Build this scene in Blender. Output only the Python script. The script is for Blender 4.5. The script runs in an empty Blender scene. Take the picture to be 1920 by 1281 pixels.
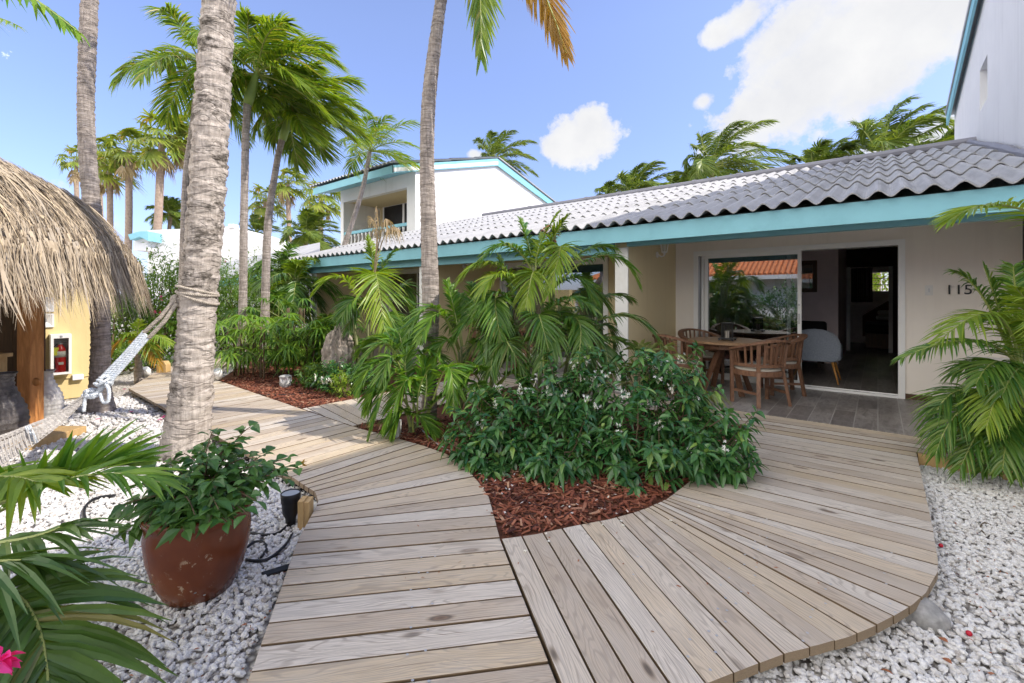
import bpy, math, random
from mathutils import Vector, Matrix, Quaternion
import numpy as np
R = random.Random(7)
PI = math.pi
sc = bpy.context.scene
COL = sc.collection
V = Vector
UP = V((0, 0, 1))

# ------------------------------------------------------------------ camera frame (used to measure the place)
F, HZ, CH, ANG = 853.3, 557.0, 1.35, math.radians(38.8)
CA, SA = math.cos(ANG), math.sin(ANG)
def W(px, py, D):
    l = (px-960)/F*D
    return V((-SA*D+CA*l, CA*D+SA*l, CH-D*(py-HZ)/F))
def G(px, py, z=0.0):
    return W(px, py, F*(CH-z)/(py-HZ))
def base_at(px, D, z=0.0):
    p = W(px, HZ, D); p.z = z
    return p

# ------------------------------------------------------------------ materials
def newmat(name):
    m = bpy.data.materials.new(name); m.use_nodes = True
    nt = m.node_tree
    b = nt.nodes['Principled BSDF']
    return m, nt, b
def nd(nt, t, **kw):
    n = nt.nodes.new(t)
    for k, v in kw.items():
        if k in n.inputs: n.inputs[k].default_value = v
        else: setattr(n, k, v)
    return n
def lk(nt, a, b): nt.links.new(a, b)
def ramp(nt, fac, stops, interp='LINEAR'):
    r = nt.nodes.new('ShaderNodeValToRGB'); r.color_ramp.interpolation = interp
    e = r.color_ramp.elements
    while len(e) < len(stops): e.new(0.5)
    for i, (p, c) in enumerate(stops):
        e[i].position = p; e[i].color = (*c, 1) if len(c) == 3 else c
    lk(nt, fac, r.inputs[0]); return r.outputs[0]
def mix(nt, fac, a, b, mode='MIX'):
    n = nt.nodes.new('ShaderNodeMix'); n.data_type = 'RGBA'; n.blend_type = mode
    for s, v in ((n.inputs[0], fac), (n.inputs[6], a), (n.inputs[7], b)):
        if hasattr(v, 'is_linked'): lk(nt, v, s)
        else: s.default_value = v if isinstance(v, (int, float)) else (*v, 1)
    return n.outputs[2]
def mth(nt, op, a, b=0.0, c=None):
    n = nt.nodes.new('ShaderNodeMath'); n.operation = op
    for i, v in enumerate((a, b) if c is None else (a, b, c)):
        if hasattr(v, 'is_linked'): lk(nt, v, n.inputs[i])
        else: n.inputs[i].default_value = v
    return n.outputs[0]
def objco(nt, scale=(1, 1, 1), which='Object'):
    tc = nt.nodes.new('ShaderNodeTexCoord')
    mp = nt.nodes.new('ShaderNodeMapping'); mp.inputs['Scale'].default_value = scale
    lk(nt, tc.outputs[which], mp.inputs[0]); return mp.outputs[0]
def noise(nt, co, s, d=4, rough=.55, dist=0.0):
    n = nd(nt, 'ShaderNodeTexNoise'); n.inputs['Scale'].default_value = s; n.inputs['Detail'].default_value = d
    n.inputs['Roughness'].default_value = rough; n.inputs['Distortion'].default_value = dist
    lk(nt, co, n.inputs['Vector']); return n.outputs[0]
def bump(nt, h, b, st=.3, dist=.01):
    n = nd(nt, 'ShaderNodeBump'); n.inputs['Strength'].default_value = st; n.inputs['Distance'].default_value = dist
    lk(nt, h, n.inputs['Height']); lk(nt, n.outputs[0], b.inputs['Normal'])
def islandrand(nt):
    return nt.nodes.new('ShaderNodeNewGeometry').outputs['Random Per Island']

def plain(name, c, rough=.6, var=.12, s=6., bmp=.0, metallic=0., spec=.4, dirt=None, dirt_s=2.5):
    m, nt, b = newmat(name)
    co = objco(nt); n = noise(nt, co, s, 5)
    c0 = tuple(max(0, x*(1-var)) for x in c); c1 = tuple(min(1, x*(1+var)) for x in c)
    out = ramp(nt, n, [(.3, c0), (.7, c1)])
    if dirt:
        d = noise(nt, co, dirt_s, 6, .7)
        f = ramp(nt, d, [(.52, (0, 0, 0)), (.75, (.7, .7, .7))])
        out = mix(nt, f, out, dirt)
    lk(nt, out, b.inputs['Base Color'])
    b.inputs['Roughness'].default_value = rough; b.inputs['Metallic'].default_value = metallic
    b.inputs['Specular IOR Level'].default_value = spec
    if bmp: bump(nt, noise(nt, co, s*9, 6, .65), b, bmp, .01)
    return m

def leafmat(name, c1, c2, tr=.35, rough=.36, tip=None, hue=.5, spec=.5):
    """leaf blades: colour differs from blade to blade, light passes through"""
    m, nt, b = newmat(name)
    ir = islandrand(nt)
    col = ramp(nt, ir, [(0., c1), (.55, tuple((a+d)/2 for a, d in zip(c1, c2))), (1., c2)])
    n = noise(nt, objco(nt), 9., 3)
    col = mix(nt, ramp(nt, n, [(.35, (.0,)*3), (.75, (.45,)*3)]), col, tuple(x*.62 for x in c1))
    if tip:
        r2 = mth(nt, 'FRACT', mth(nt, 'MULTIPLY', ir, 37.3))
        col = mix(nt, ramp(nt, r2, [(.92, (0, 0, 0)), (.99, (1, 1, 1))]), col, tip)
    lk(nt, col, b.inputs['Base Color'])
    b.inputs['Roughness'].default_value = rough; b.inputs['Specular IOR Level'].default_value = spec
    t = nd(nt, 'ShaderNodeBsdfTranslucent')
    tc = mix(nt, 1., col, (1.5, 1.35, .35), 'MULTIPLY')
    lk(nt, tc, t.inputs['Color'])
    ms = nd(nt, 'ShaderNodeMixShader'); ms.inputs[0].default_value = tr
    lk(nt, b.outputs[0], ms.inputs[1]); lk(nt, t.outputs[0], ms.inputs[2])
    lk(nt, ms.outputs[0], nt.nodes['Material Output'].inputs[0])
    return m

def deck_mat(name, warm):
    m, nt, b = newmat(name)
    uv = nt.nodes.new('ShaderNodeUVMap'); uv.uv_map = 'UVMap'
    def mapped(s):
        mp = nt.nodes.new('ShaderNodeMapping'); mp.inputs['Scale'].default_value = s
        lk(nt, uv.outputs[0], mp.inputs[0]); return mp.outputs[0]
    ir = islandrand(nt)
    # growth rings: wave bands bent by a long stretched noise and by knots
    big = noise(nt, mapped((1.1, 6, 1)), 1.0, 2, .5)
    vor = nd(nt, 'ShaderNodeTexVoronoi'); vor.inputs['Scale'].default_value = 1.; vor.inputs['Randomness'].default_value = 1.
    lk(nt, mapped((2.4, 7.0, 1)), vor.inputs['Vector'])
    kd = vor.outputs['Distance']
    kcol = vor.outputs['Color']
    sepk = nt.nodes.new('ShaderNodeSeparateColor'); lk(nt, kcol, sepk.inputs[0])
    has = mth(nt, 'GREATER_THAN', sepk.outputs[0], .40)
    pull = mth(nt, 'MULTIPLY', has, mth(nt, 'DIVIDE', .055, mth(nt, 'ADD', kd, .12)))
    sx = nt.nodes.new('ShaderNodeSeparateXYZ'); lk(nt, uv.outputs[0], sx.inputs[0])
    h = mth(nt, 'ADD', mth(nt, 'ADD', mth(nt, 'MULTIPLY', sx.outputs[1], 7.), mth(nt, 'MULTIPLY', big, 2.6)), pull)
    ring = mth(nt, 'SINE', mth(nt, 'MULTIPLY', h, mth(nt, 'ADD', 30., mth(nt, 'MULTIPLY', ir, 40.))))
    fib = noise(nt, mapped((5, 190, 1)), 1., 4, .6)
    blot = noise(nt, mapped((2.2, 5, 1)), 1., 4, .6)
    g = [(.53, .425, .32), (.62, .53, .43), (.57, .445, .295), (.66, .585, .50), (.49, .395, .30), (.63, .505, .36)] if not warm else \
        [(.50, .39, .26), (.60, .49, .35), (.45, .34, .22), (.62, .52, .39), (.50, .40, .28), (.58, .47, .33)]
    basec = ramp(nt, ir, [(i/6, c) for i, c in enumerate(g)], 'CONSTANT')
    ringf = mth(nt, 'MULTIPLY', ramp(nt, ring, [(.35, (0, 0, 0)), (.98, (1, 1, 1))]), .52)
    c = mix(nt, ringf, basec, (.25, .195, .145))
    c = mix(nt, mth(nt, 'MULTIPLY', ramp(nt, fib, [(.42, (0,)*3), (.68, (1,)*3)]), .62), c, (.25, .22, .195))
    c = mix(nt, mth(nt, 'MULTIPLY', ramp(nt, blot, [(.35, (0,)*3), (.7, (1,)*3)]), .28), c, (.68, .63, .57))
    knot = mth(nt, 'MULTIPLY', has, ramp(nt, kd, [(.05, (1,)*3), (.11, (.8,)*3), (.17, (0,)*3)]))
    kc = ramp(nt, kd, [(.0, (.04, .025, .018)), (.06, (.20, .12, .075)), (.095, (.045, .03, .022)), (.14, (.25, .18, .12))])
    c = mix(nt, mth(nt, 'MULTIPLY', knot, mth(nt, 'ADD', .5, mth(nt, 'MULTIPLY', sepk.outputs[1], .5))), c, kc)
    # fine dark splits
    spl = noise(nt, mapped((1.4, 70, 1)), 1., 2, .4)
    c = mix(nt, mth(nt, 'MULTIPLY', ramp(nt, spl, [(.66, (0,)*3), (.72, (1,)*3)]), .6), c, (.10, .07, .05))
    lk(nt, c, b.inputs['Base Color']); b.inputs['Roughness'].default_value = .62
    b.inputs['Specular IOR Level'].default_value = .35
    hh = mth(nt, 'ADD', mth(nt, 'MULTIPLY', fib, .7), mth(nt, 'MULTIPLY', ring, .12))
    bump(nt, hh, b, .35, .004)
    return m

def ring_bark(name, c1, c2, dark, zscale=9., blot=.5):
    m, nt, b = newmat(name)
    co = objco(nt)
    st = noise(nt, objco(nt, (3.2, 3.2, zscale*2.6)), 1.4, 6, .62, .35)
    fine = noise(nt, objco(nt, (42, 42, 5)), 1., 5, .65)
    big = noise(nt, objco(nt, (2.1, 2.1, 3.4)), 1.6, 5, .6)
    ln = noise(nt, objco(nt, (2.2, 2.2, zscale*1.5)), 1.0, 3, .5, .3)
    c = ramp(nt, st, [(.30, c1), (.5, tuple((a+d)/2 for a, d in zip(c1, c2))), (.68, c2)])
    c = mix(nt, mth(nt, 'MULTIPLY', ramp(nt, fine, [(.42, (0,)*3), (.60, (1,)*3)]), .5), c, tuple(x*.5 for x in c1))
    band = ramp(nt, mth(nt, 'FRACT', mth(nt, 'MULTIPLY', ln, 6.)), [(.0, (1,)*3), (.10, (.8,)*3), (.20, (0,)*3), (.9, (0,)*3), (1., (1,)*3)])
    brk = ramp(nt, noise(nt, objco(nt, (5, 5, 9)), 1., 4, .6), [(.42, (0,)*3), (.58, (1,)*3)])
    c = mix(nt, mth(nt, 'MULTIPLY', mth(nt, 'MULTIPLY', band, brk), .7), c, tuple(x*.38 for x in c1))
    spots = noise(nt, objco(nt, (14, 14, 20)), 1., 5, .7)
    bl = mth(nt, 'MULTIPLY', ramp(nt, big, [(.51, (0,)*3), (.60, (1,)*3)]), ramp(nt, spots, [(.42, (0,)*3), (.56, (1,)*3)]))
    c = mix(nt, mth(nt, 'MULTIPLY', bl, blot), c, dark)
    lk(nt, c, b.inputs['Base Color']); b.inputs['Roughness'].default_value = .85
    b.inputs['Specular IOR Level'].default_value = .2
    bump(nt, mth(nt, 'SUBTRACT', mth(nt, 'ADD', mth(nt, 'MULTIPLY', st, 1.2), mth(nt, 'MULTIPLY', fine, .5)), mth(nt, 'MULTIPLY', band, .6)), b, .6, .02)
    return m

def straw_mat(name):
    m, nt, b = newmat(name)
    ir = islandrand(nt)
    c = ramp(nt, ir, [(0, (.11, .08, .055)), (.25, (.32, .255, .18)), (.5, (.50, .41, .30)), (.75, (.38, .33, .27)), (1, (.64, .51, .34))])
    n = noise(nt, objco(nt), 14., 3)
    c = mix(nt, ramp(nt, n, [(.45, (0,)*3), (.8, (.5,)*3)]), c, (.2, .15, .1))
    lk(nt, c, b.inputs['Base Color']); b.inputs['Roughness'].default_value = .8; b.inputs['Specular IOR Level'].default_value = .2
    return m

def wood_mat(name, c1, c2, sc_=(1, 1, 1), rough=.55, kn=.0):
    m, nt, b = newmat(name)
    co = objco(nt, sc_)
    n1 = noise(nt, co, 9., 5, .6, 1.2); n2 = noise(nt, co, 30., 4, .6)
    c = ramp(nt, n1, [(.3, c1), (.55, tuple((a+d)/2 for a, d in zip(c1, c2))), (.75, c2)])
    c = mix(nt, mth(nt, 'MULTIPLY', n2, .45), c, tuple(x*.55 for x in c1))
    lk(nt, c, b.inputs['Base Color']); b.inputs['Roughness'].default_value = rough
    bump(nt, n2, b, .25, .004)
    return m

def tile_mat():
    m, nt, b = newmat('wood_look_tile')
    tc = nt.nodes.new('ShaderNodeTexCoord'); mp = nt.nodes.new('ShaderNodeMapping')
    mp.inputs['Rotation'].default_value = (0, 0, PI/2)
    lk(nt, tc.outputs['Object'], mp.inputs[0])
    br = nd(nt, 'ShaderNodeTexBrick'); br.offset = .5; br.offset_frequency = 2
    br.inputs['Scale'].default_value = 1.; br.inputs['Brick Width'].default_value = .58; br.inputs['Row Height'].default_value = .2
    br.inputs['Mortar Size'].default_value = .0045; br.inputs['Mortar Smooth'].default_value = .1; br.inputs['Bias'].default_value = 0
    br.inputs['Color1'].default_value = (0, 0, 0, 1); br.inputs['Color2'].default_value = (1, 1, 1, 1); br.inputs['Mortar'].default_value = (.5, .5, .5, 1)
    lk(nt, mp.outputs[0], br.inputs['Vector'])
    g = noise(nt, objco(nt, (9, 2.0, 1)), 2.2, 6, .65, .8)
    c = ramp(nt, br.outputs['Color'], [(0, (.17, .15, .145)), (.5, (.25, .225, .215)), (1, (.33, .30, .29))])
    c = mix(nt, ramp(nt, g, [(.42, (0,)*3), (.68, (.75,)*3)]), c, (.10, .085, .08))
    c = mix(nt, br.outputs['Fac'], c, (.34, .32, .31))
    lk(nt, c, b.inputs['Base Color']); b.inputs['Roughness'].default_value = .38
    bump(nt, mth(nt, 'SUBTRACT', 1., br.outputs['Fac']), b, .35, .003)
    return m

def gravel_mat(name='white_gravel_ground'):
    m, nt, b = newmat(name)
    vo = nd(nt, 'ShaderNodeTexVoronoi'); vo.inputs['Scale'].default_value = 34.
    lk(nt, objco(nt), vo.inputs['Vector'])
    s = nt.nodes.new('ShaderNodeSeparateColor'); lk(nt, vo.outputs['Color'], s.inputs[0])
    c = ramp(nt, s.outputs[0], [(0, (.52, .48, .43)), (.5, (.70, .66, .61)), (1, (.80, .77, .72))])
    c = mix(nt, ramp(nt, vo.outputs['Distance'], [(.35, (0,)*3), (.75, (1,)*3)]), c, (.16, .145, .13))
    c = mix(nt, ramp(nt, noise(nt, objco(nt), .9, 6, .65), [(.5, (0,)*3), (.72, (.55,)*3)]), c, (.30, .25, .19))
    lk(nt, c, b.inputs['Base Color']); b.inputs['Roughness'].default_value = .9
    bump(nt, mth(nt, 'SUBTRACT', 1., vo.outputs['Distance']), b, .8, .02)
    return m

def glass_mat(name, refl=.3, tint=(.5, .53, .55)):
    m, nt, b = newmat(name); nt.nodes.remove(b)
    t = nd(nt, 'ShaderNodeBsdfTransparent'); t.inputs[0].default_value = (*tint, 1)
    g = nd(nt, 'ShaderNodeBsdfGlossy'); g.inputs['Roughness'].default_value = .0; g.inputs[0].default_value = (.92, .95, 1, 1)
    lw = nd(nt, 'ShaderNodeLayerWeight'); lw.inputs[0].default_value = .25
    f = mth(nt, 'ADD', mth(nt, 'MULTIPLY', lw.outputs['Fresnel'], .6), refl)
    ms = nd(nt, 'ShaderNodeMixShader'); lk(nt, f, ms.inputs[0])
    lk(nt, t.outputs[0], ms.inputs[1]); lk(nt, g.outputs[0], ms.inputs[2])
    lk(nt, ms.outputs[0], nt.nodes['Material Output'].inputs[0])
    return m

M = {}
M['white'] = plain('white_paint', (.78, .77, .75), .55, .03, 3., .05, dirt=(.58, .56, .52), dirt_s=1.2)
def render_mat(name, c, streak, rough=.85):
    m, nt, b = newmat(name)
    a = noise(nt, objco(nt), 1.3, 6, .65); st = noise(nt, objco(nt, (5, 5, .35)), 1.2, 5, .6); fi = noise(nt, objco(nt), 60., 4, .6)
    col = mix(nt, mth(nt, 'MULTIPLY', ramp(nt, a, [(.42, (0,)*3), (.75, (1,)*3)]), .35), c, streak)
    col = mix(nt, mth(nt, 'MULTIPLY', ramp(nt, st, [(.52, (0,)*3), (.74, (1,)*3)]), .45), col, streak)
    lk(nt, col, b.inputs['Base Color']); b.inputs['Roughness'].default_value = rough; b.inputs['Specular IOR Level'].default_value = .25
    bump(nt, mth(nt, 'ADD', mth(nt, 'MULTIPLY', a, 2.), mth(nt, 'MULTIPLY', fi, .35)), b, .22, .012)
    return m
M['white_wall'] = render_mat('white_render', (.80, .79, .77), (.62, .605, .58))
M['shade_wall'] = render_mat('shaded_white_render', (.75, .75, .755), (.60, .60, .61))  # white render toned darker and cooler, for walls in shade
M['grey_wall'] = render_mat('pale_grey_wall_paint', (.87, .81, .745), (.75, .69, .63))
M['tan_wall'] = render_mat('tan_wall_paint', (.70, .59, .37), (.60, .49, .30))
M['hut_yellow'] = render_mat('yellow_wall_paint', (.70, .56, .28), (.56, .44, .22))
M['teal'] = plain('teal_board_paint', (.225, .50, .585), .55, .07, 2.2, .06, dirt=(.16, .38, .45), dirt_s=1.6)
def roof_mat():
    m, nt, b = newmat('grey_fibre_cement')
    a = noise(nt, objco(nt), 1.5, 6, .65); st = noise(nt, objco(nt, (9, 1.1, 1.1)), 1.3, 5, .65); fi = noise(nt, objco(nt), 26., 5, .7)
    col = ramp(nt, a, [(.3, (.345, .345, .35)), (.7, (.43, .43, .44))])
    col = mix(nt, mth(nt, 'MULTIPLY', ramp(nt, st, [(.48, (0,)*3), (.72, (1,)*3)]), .55), col, (.19, .19, .19))
    col = mix(nt, mth(nt, 'MULTIPLY', ramp(nt, fi, [(.60, (0,)*3), (.70, (1,)*3)]), .5), col, (.15, .15, .14))
    lk(nt, col, b.inputs['Base Color']); b.inputs['Roughness'].default_value = .75; b.inputs['Specular IOR Level'].default_value = .3
    bump(nt, fi, b, .15, .01); return m
M['roof'] = roof_mat()
M['ridge'] = plain('ridge_cap_grey', (.22, .22, .25), .6, .1, 2.)
M['dark'] = plain('black_plastic', (.012, .012, .014), .45, .2)
M['dark_metal'] = plain('black_metal', (.02, .02, .022), .4, .2)
M['alu'] = plain('white_aluminium', (.84, .84, .84), .35, .03, 3.)
M['alu_grey'] = plain('grey_aluminium', (.45, .46, .48), .35, .05, 3., metallic=.4)
M['glass'] = glass_mat('door_glass', .22, (.72, .74, .75))
M['clear'] = glass_mat('clear_glass', .05, (.92, .94, .93))
M['tile'] = tile_mat()
M['gravel'] = gravel_mat()
M['deck'] = deck_mat('weathered_deck_board', False)
M['deck_end'] = wood_mat('deck_end_grain', (.22, .155, .09), (.42, .31, .19), (12, 12, 60))
M['deck_side'] = wood_mat('deck_board_side', (.13, .085, .045), (.22, .15, .085), (3, 3, 12))  # board sides darkened so the gaps between them look shaded
M['post_wood'] = wood_mat('red_stained_post', (.42, .16, .045), (.80, .38, .13), (2.2, 2.2, .35))
M['dark_wood'] = wood_mat('dark_brown_boards', (.06, .028, .012), (.15, .07, .03), (3, 3, .4))
M['teak'] = wood_mat('weathered_teak', (.12, .052, .028), (.30, .155, .085), (3, 3, 1.2), .55)
M['teak_top'] = wood_mat('worn_teak_top', (.22, .12, .06), (.42, .27, .15), (2, 9, 2), .5)
M['new_wood'] = wood_mat('pale_new_pine', (.52, .33, .13), (.72, .50, .25), (2, 2, .6))
M['cushion'] = plain('beige_cushion', (.50, .46, .40), .9, .06, 20., .3)
M['grey_cloth'] = plain('blue_grey_fabric', (.27, .30, .36), .95, .14, 60., .5)
M['black_cloth'] = plain('black_upholstery', (.012, .011, .012), .8, .2, 30., .2)
M['beech'] = plain('orange_beech', (.55, .26, .07), .4, .1)
M['thatch'] = straw_mat('dry_palm_thatch')
M['thatch_core'] = plain('thatch_underlayer', (.16, .115, .07), .95, .3, 9.)
M['bark_big'] = ring_bark('ringed_grey_bark', (.40, .345, .30), (.585, .525, .47), (.06, .05, .04), 5.5, .9)
M['bark'] = ring_bark('ringed_pale_bark', (.30, .255, .22), (.50, .44, .40), (.14, .12, .11), 14., .5)
M['bark_far'] = plain('distant_palm_bark', (.33, .25, .19), .9, .25, 7.)
M['shaft'] = plain('green_crownshaft', (.26, .36, .10), .45, .18, 3.)
M['rope'] = plain('tan_hemp_rope', (.42, .37, .31), .9, .3, 60., .4)
M['rope_white'] = plain('white_blue_rope', (.60, .64, .68), .8, .25, 45., .3, dirt=(.12, .22, .40), dirt_s=42.)
M['net'] = plain('weathered_hammock_cord', (.50, .47, .44), .9, .22, 50., .4)
M['mulch_bed'] = plain('red_bark_mulch_bed', (.14, .05, .026), .95, .5, 40., .8)
M['rock'] = plain('pale_concrete_rock', (.42, .41, .40), .9, .3, 26., .9, dirt=(.22, .22, .21), dirt_s=5.)
M['stone'] = plain('carved_grey_driftwood', (.34, .29, .25), .9, .5, 6., 1., dirt=(.06, .05, .045), dirt_s=9.)
M['red'] = plain('extinguisher_red', (.55, .015, .012), .3, .06)
M['yellow'] = plain('yellow_tag', (.72, .68, .06), .5, .05)
M['label'] = plain('extinguisher_label', (.66, .62, .54), .6, .12, 60.)
M['pink'] = leafmat('pink_petal', (.62, .03, .22), (.80, .06, .36), .3, .5)
M['hotpink'] = leafmat('hot_pink_petal', (.80, .02, .30), (.92, .06, .48), .35, .5)
M['petal'] = leafmat('white_petal', (.84, .84, .84), (.90, .90, .90), .25, .5)
M['orange_roof'] = plain('orange_clay_tile', (.58, .20, .075), .8, .25, 9.)
M['plaster'] = plain('bedroom_wall', (.82, .72, .68), .9, .05)
M['pinkwall'] = plain('living_room_wall', (.85, .70, .70), .9, .05)
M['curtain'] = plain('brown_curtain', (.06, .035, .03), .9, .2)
M['headboard'] = plain('red_brown_headboard', (.16, .045, .03), .7, .1)
M['linen'] = plain('pillow_linen', (.65, .60, .52), .9, .05)
M['berry'] = plain('red_berry', (.45, .01, .03), .4, .1)
M['dryleaf'] = leafmat('fallen_brown_leaf', (.28, .10, .05), (.42, .17, .08), .1, .7)
M['vase'] = plain('ring_glazed_vase', (.14, .125, .12), .6, .6, 9., .5, dirt=(.55, .52, .49), dirt_s=5.)
M['vase_white'] = plain('white_glazed_vase', (.66, .64, .62), .6, .15, 9., .4, dirt=(.28, .27, .27), dirt_s=8.)
def pot_mat():
    m, nt, b = newmat('red_brown_glazed_pot')
    co = objco(nt); n = noise(nt, co, 3., 4)
    c = ramp(nt, n, [(.3, (.095, .024, .010)), (.55, (.17, .045, .017)), (.75, (.25, .085, .026))])
    ch = noise(nt, co, 22., 6, .7)
    big = noise(nt, co, 4., 3)
    f = mth(nt, 'MULTIPLY', ramp(nt, ch, [(.60, (0,)*3), (.64, (1,)*3)]), ramp(nt, big, [(.46, (0,)*3), (.58, (1,)*3)]))
    c = mix(nt, f, c, (.48, .36, .24))
    lk(nt, c, b.inputs['Base Color']); b.inputs['Roughness'].default_value = .27
    bump(nt, f, b, .2, .004)
    return m
M['pot'] = pot_mat()

# leaves
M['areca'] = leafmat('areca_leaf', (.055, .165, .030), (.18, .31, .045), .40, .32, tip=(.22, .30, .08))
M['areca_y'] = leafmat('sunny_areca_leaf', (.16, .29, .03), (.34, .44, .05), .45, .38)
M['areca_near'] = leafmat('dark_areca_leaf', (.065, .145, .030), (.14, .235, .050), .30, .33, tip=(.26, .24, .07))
M['lady'] = leafmat('broad_palm_leaf', (.075, .21, .025), (.24, .39, .045), .42, .36)
M['jasmine'] = leafmat('dark_glossy_leaf', (.024, .105, .032), (.13, .29, .08), .28, .26, tip=(.25, .38, .09), spec=.6)
M['potleaf'] = leafmat('pot_shrub_leaf', (.045, .135, .032), (.12, .24, .055), .28, .34)
M['oleander'] = leafmat('oleander_leaf', (.08, .19, .028), (.22, .34, .05), .4, .4)
M['bushlet'] = leafmat('low_bush_leaf', (.05, .15, .03), (.18, .28, .05), .35, .4)
M['varieg'] = leafmat('pale_striped_leaf', (.15, .24, .05), (.42, .44, .20), .35, .4, tip=(.55, .42, .25))
M['coco'] = leafmat('palm_frond_leaf', (.095, .21, .025), (.31, .41, .055), .5, .34, tip=(.36, .32, .12))
M['coco_far'] = leafmat('distant_palm_leaf', (.09, .165, .03), (.25, .32, .05), .4, .4)
M['fan_far'] = leafmat('fan_palm_leaf', (.13, .21, .035), (.32, .37, .07), .4, .45, tip=(.42, .30, .12))
M['dead'] = leafmat('dry_frond_leaf', (.36, .27, .16), (.50, .40, .27), .25, .8)
M['yellowing'] = leafmat('yellowing_frond_leaf', (.30, .17, .015), (.45, .26, .03), .45, .42)
M['rachis'] = plain('frond_midrib', (.27, .31, .085), .45, .15)
M['stem'] = plain('palm_cane', (.25, .27, .13), .6, .25, 12.)
M['twig'] = plain('brown_twig', (.12, .085, .05), .8, .2)

# ------------------------------------------------------------------ mesh builder
ORG = {}
class MB:
    def __init__(self): self.v = []; self.f = []; self.mi = []; self.uv = None; self.m = 0
    def vert(self, p): self.v.append((p[0], p[1], p[2])); return len(self.v)-1
    def face(self, ids, m=None): self.f.append(tuple(ids)); self.mi.append(self.m if m is None else m)
    def poly(self, pts, m=None): self.face([self.vert(p) for p in pts], m)
    def box(self, a, b, m=None):
        x0, x1 = sorted((a[0], b[0])); y0, y1 = sorted((a[1], b[1])); z0, z1 = sorted((a[2], b[2]))
        n = len(self.v)
        self.v += [(x0, y0, z0), (x1, y0, z0), (x1, y1, z0), (x0, y1, z0), (x0, y0, z1), (x1, y0, z1), (x1, y1, z1), (x0, y1, z1)]
        for q in ((0, 3, 2, 1), (4, 5, 6, 7), (0, 1, 5, 4), (1, 2, 6, 5), (2, 3, 7, 6), (3, 0, 4, 7)): self.face([n+i for i in q], m)
    def obox(self, c, ax, ay, az, m=None):
        """box from centre and three half-axes"""
        c, ax, ay, az = V(c), V(ax), V(ay), V(az); n = len(self.v)
        for sz in (-1, 1):
            for sx, sy in ((-1, -1), (1, -1), (1, 1), (-1, 1)): self.vert(c+ax*sx+ay*sy+az*sz)
        for q in ((0, 3, 2, 1), (4, 5, 6, 7), (0, 1, 5, 4), (1, 2, 6, 5), (2, 3, 7, 6), (3, 0, 4, 7)): self.face([n+i for i in q], m)
    def bar(self, p, q, w, t, up=(0, 0, 1), m=None):
        p, q = V(p), V(q); d = q-p; L = d.length; d.normalize()
        s = d.cross(V(up)); s = s.normalized() if s.length > 1e-5 else d.cross(V((1, 0, 0))).normalized()
        u = s.cross(d)
        self.obox((p+q)/2, d*L/2, s*w/2, u*t/2, m)
    def prism(self, pts2, f0, f1, m=None):
        """pts2: list of 3D points (one cap); f0,f1: offset vectors of both caps"""
        a = [self.vert(V(p)+V(f0)) for p in pts2]; b = [self.vert(V(p)+V(f1)) for p in pts2]
        self.face(a[::-1], m); self.face(b, m); n = len(a)
        for i in range(n): self.face([a[i], a[(i+1) % n], b[(i+1) % n], b[i]], m)
    def tube(self, pts, r, k=6, m=None, cap=True):
        pts = [V(p) for p in pts]; rr = r if hasattr(r, '__len__') else [r]*len(pts)
        rings = []; ref = None
        for i, p in enumerate(pts):
            t = (pts[min(i+1, len(pts)-1)]-pts[max(i-1, 0)]).normalized()
            if ref is None:
                ref = t.cross(V((0, 0, 1)) if abs(t.z) < .9 else V((1, 0, 0))).normalized()
            else:
                ref = (ref-t*ref.dot(t)).normalized()
            b = t.cross(ref)
            rings.append([self.vert(p+(ref*math.cos(2*PI*j/k)+b*math.sin(2*PI*j/k))*rr[i]) for j in range(k)])
        for a, c in zip(rings, rings[1:]):
            for j in range(k): self.face([a[j], a[(j+1) % k], c[(j+1) % k], c[j]], m)
        if cap: self.face(rings[0][::-1], m); self.face(rings[-1], m)
    def lathe(self, c, prof, k=24, m=None, sx=1., sy=1.):
        c = V(c); rings = []
        for r, z in prof:
            rings.append([self.vert(c+V((math.cos(2*PI*j/k)*r*sx, math.sin(2*PI*j/k)*r*sy, z))) for j in range(k)])
        for a, b in zip(rings, rings[1:]):
            for j in range(k): self.face([a[j], a[(j+1) % k], b[(j+1) % k], b[j]], m)
        self.face(rings[0][::-1], m); self.face(rings[-1], m)
    def build(self, name, mats, parent=None, smooth=False, bevel=0):
        org = ORG.get(parent.name, V((0, 0, 0))) if parent else V((0, 0, 0))
        me = bpy.data.meshes.new(name)
        vs = [(x-org.x, y-org.y, z-org.z) for x, y, z in self.v]
        me.from_pydata(vs, [], self.f)
        mats = mats if isinstance(mats, (list, tuple)) else [mats]
        for mm in mats: me.materials.append(mm)
        if len(mats) > 1: me.polygons.foreach_set('material_index', self.mi)
        if smooth: me.polygons.foreach_set('use_smooth', [True]*len(self.f))
        if self.uv:
            l = me.uv_layers.new(name='UVMap'); l.data.foreach_set('uv', [c for u in self.uv for c in u])
        me.update()
        o = bpy.data.objects.new(name, me); COL.objects.link(o)
        if parent: o.parent = parent; ORG[o.name] = org
        if bevel:
            b = o.modifiers.new('edge', 'BEVEL'); b.width = bevel; b.segments = 2; b.limit_method = 'ANGLE'; b.angle_limit = math.radians(50)
        return o

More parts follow.
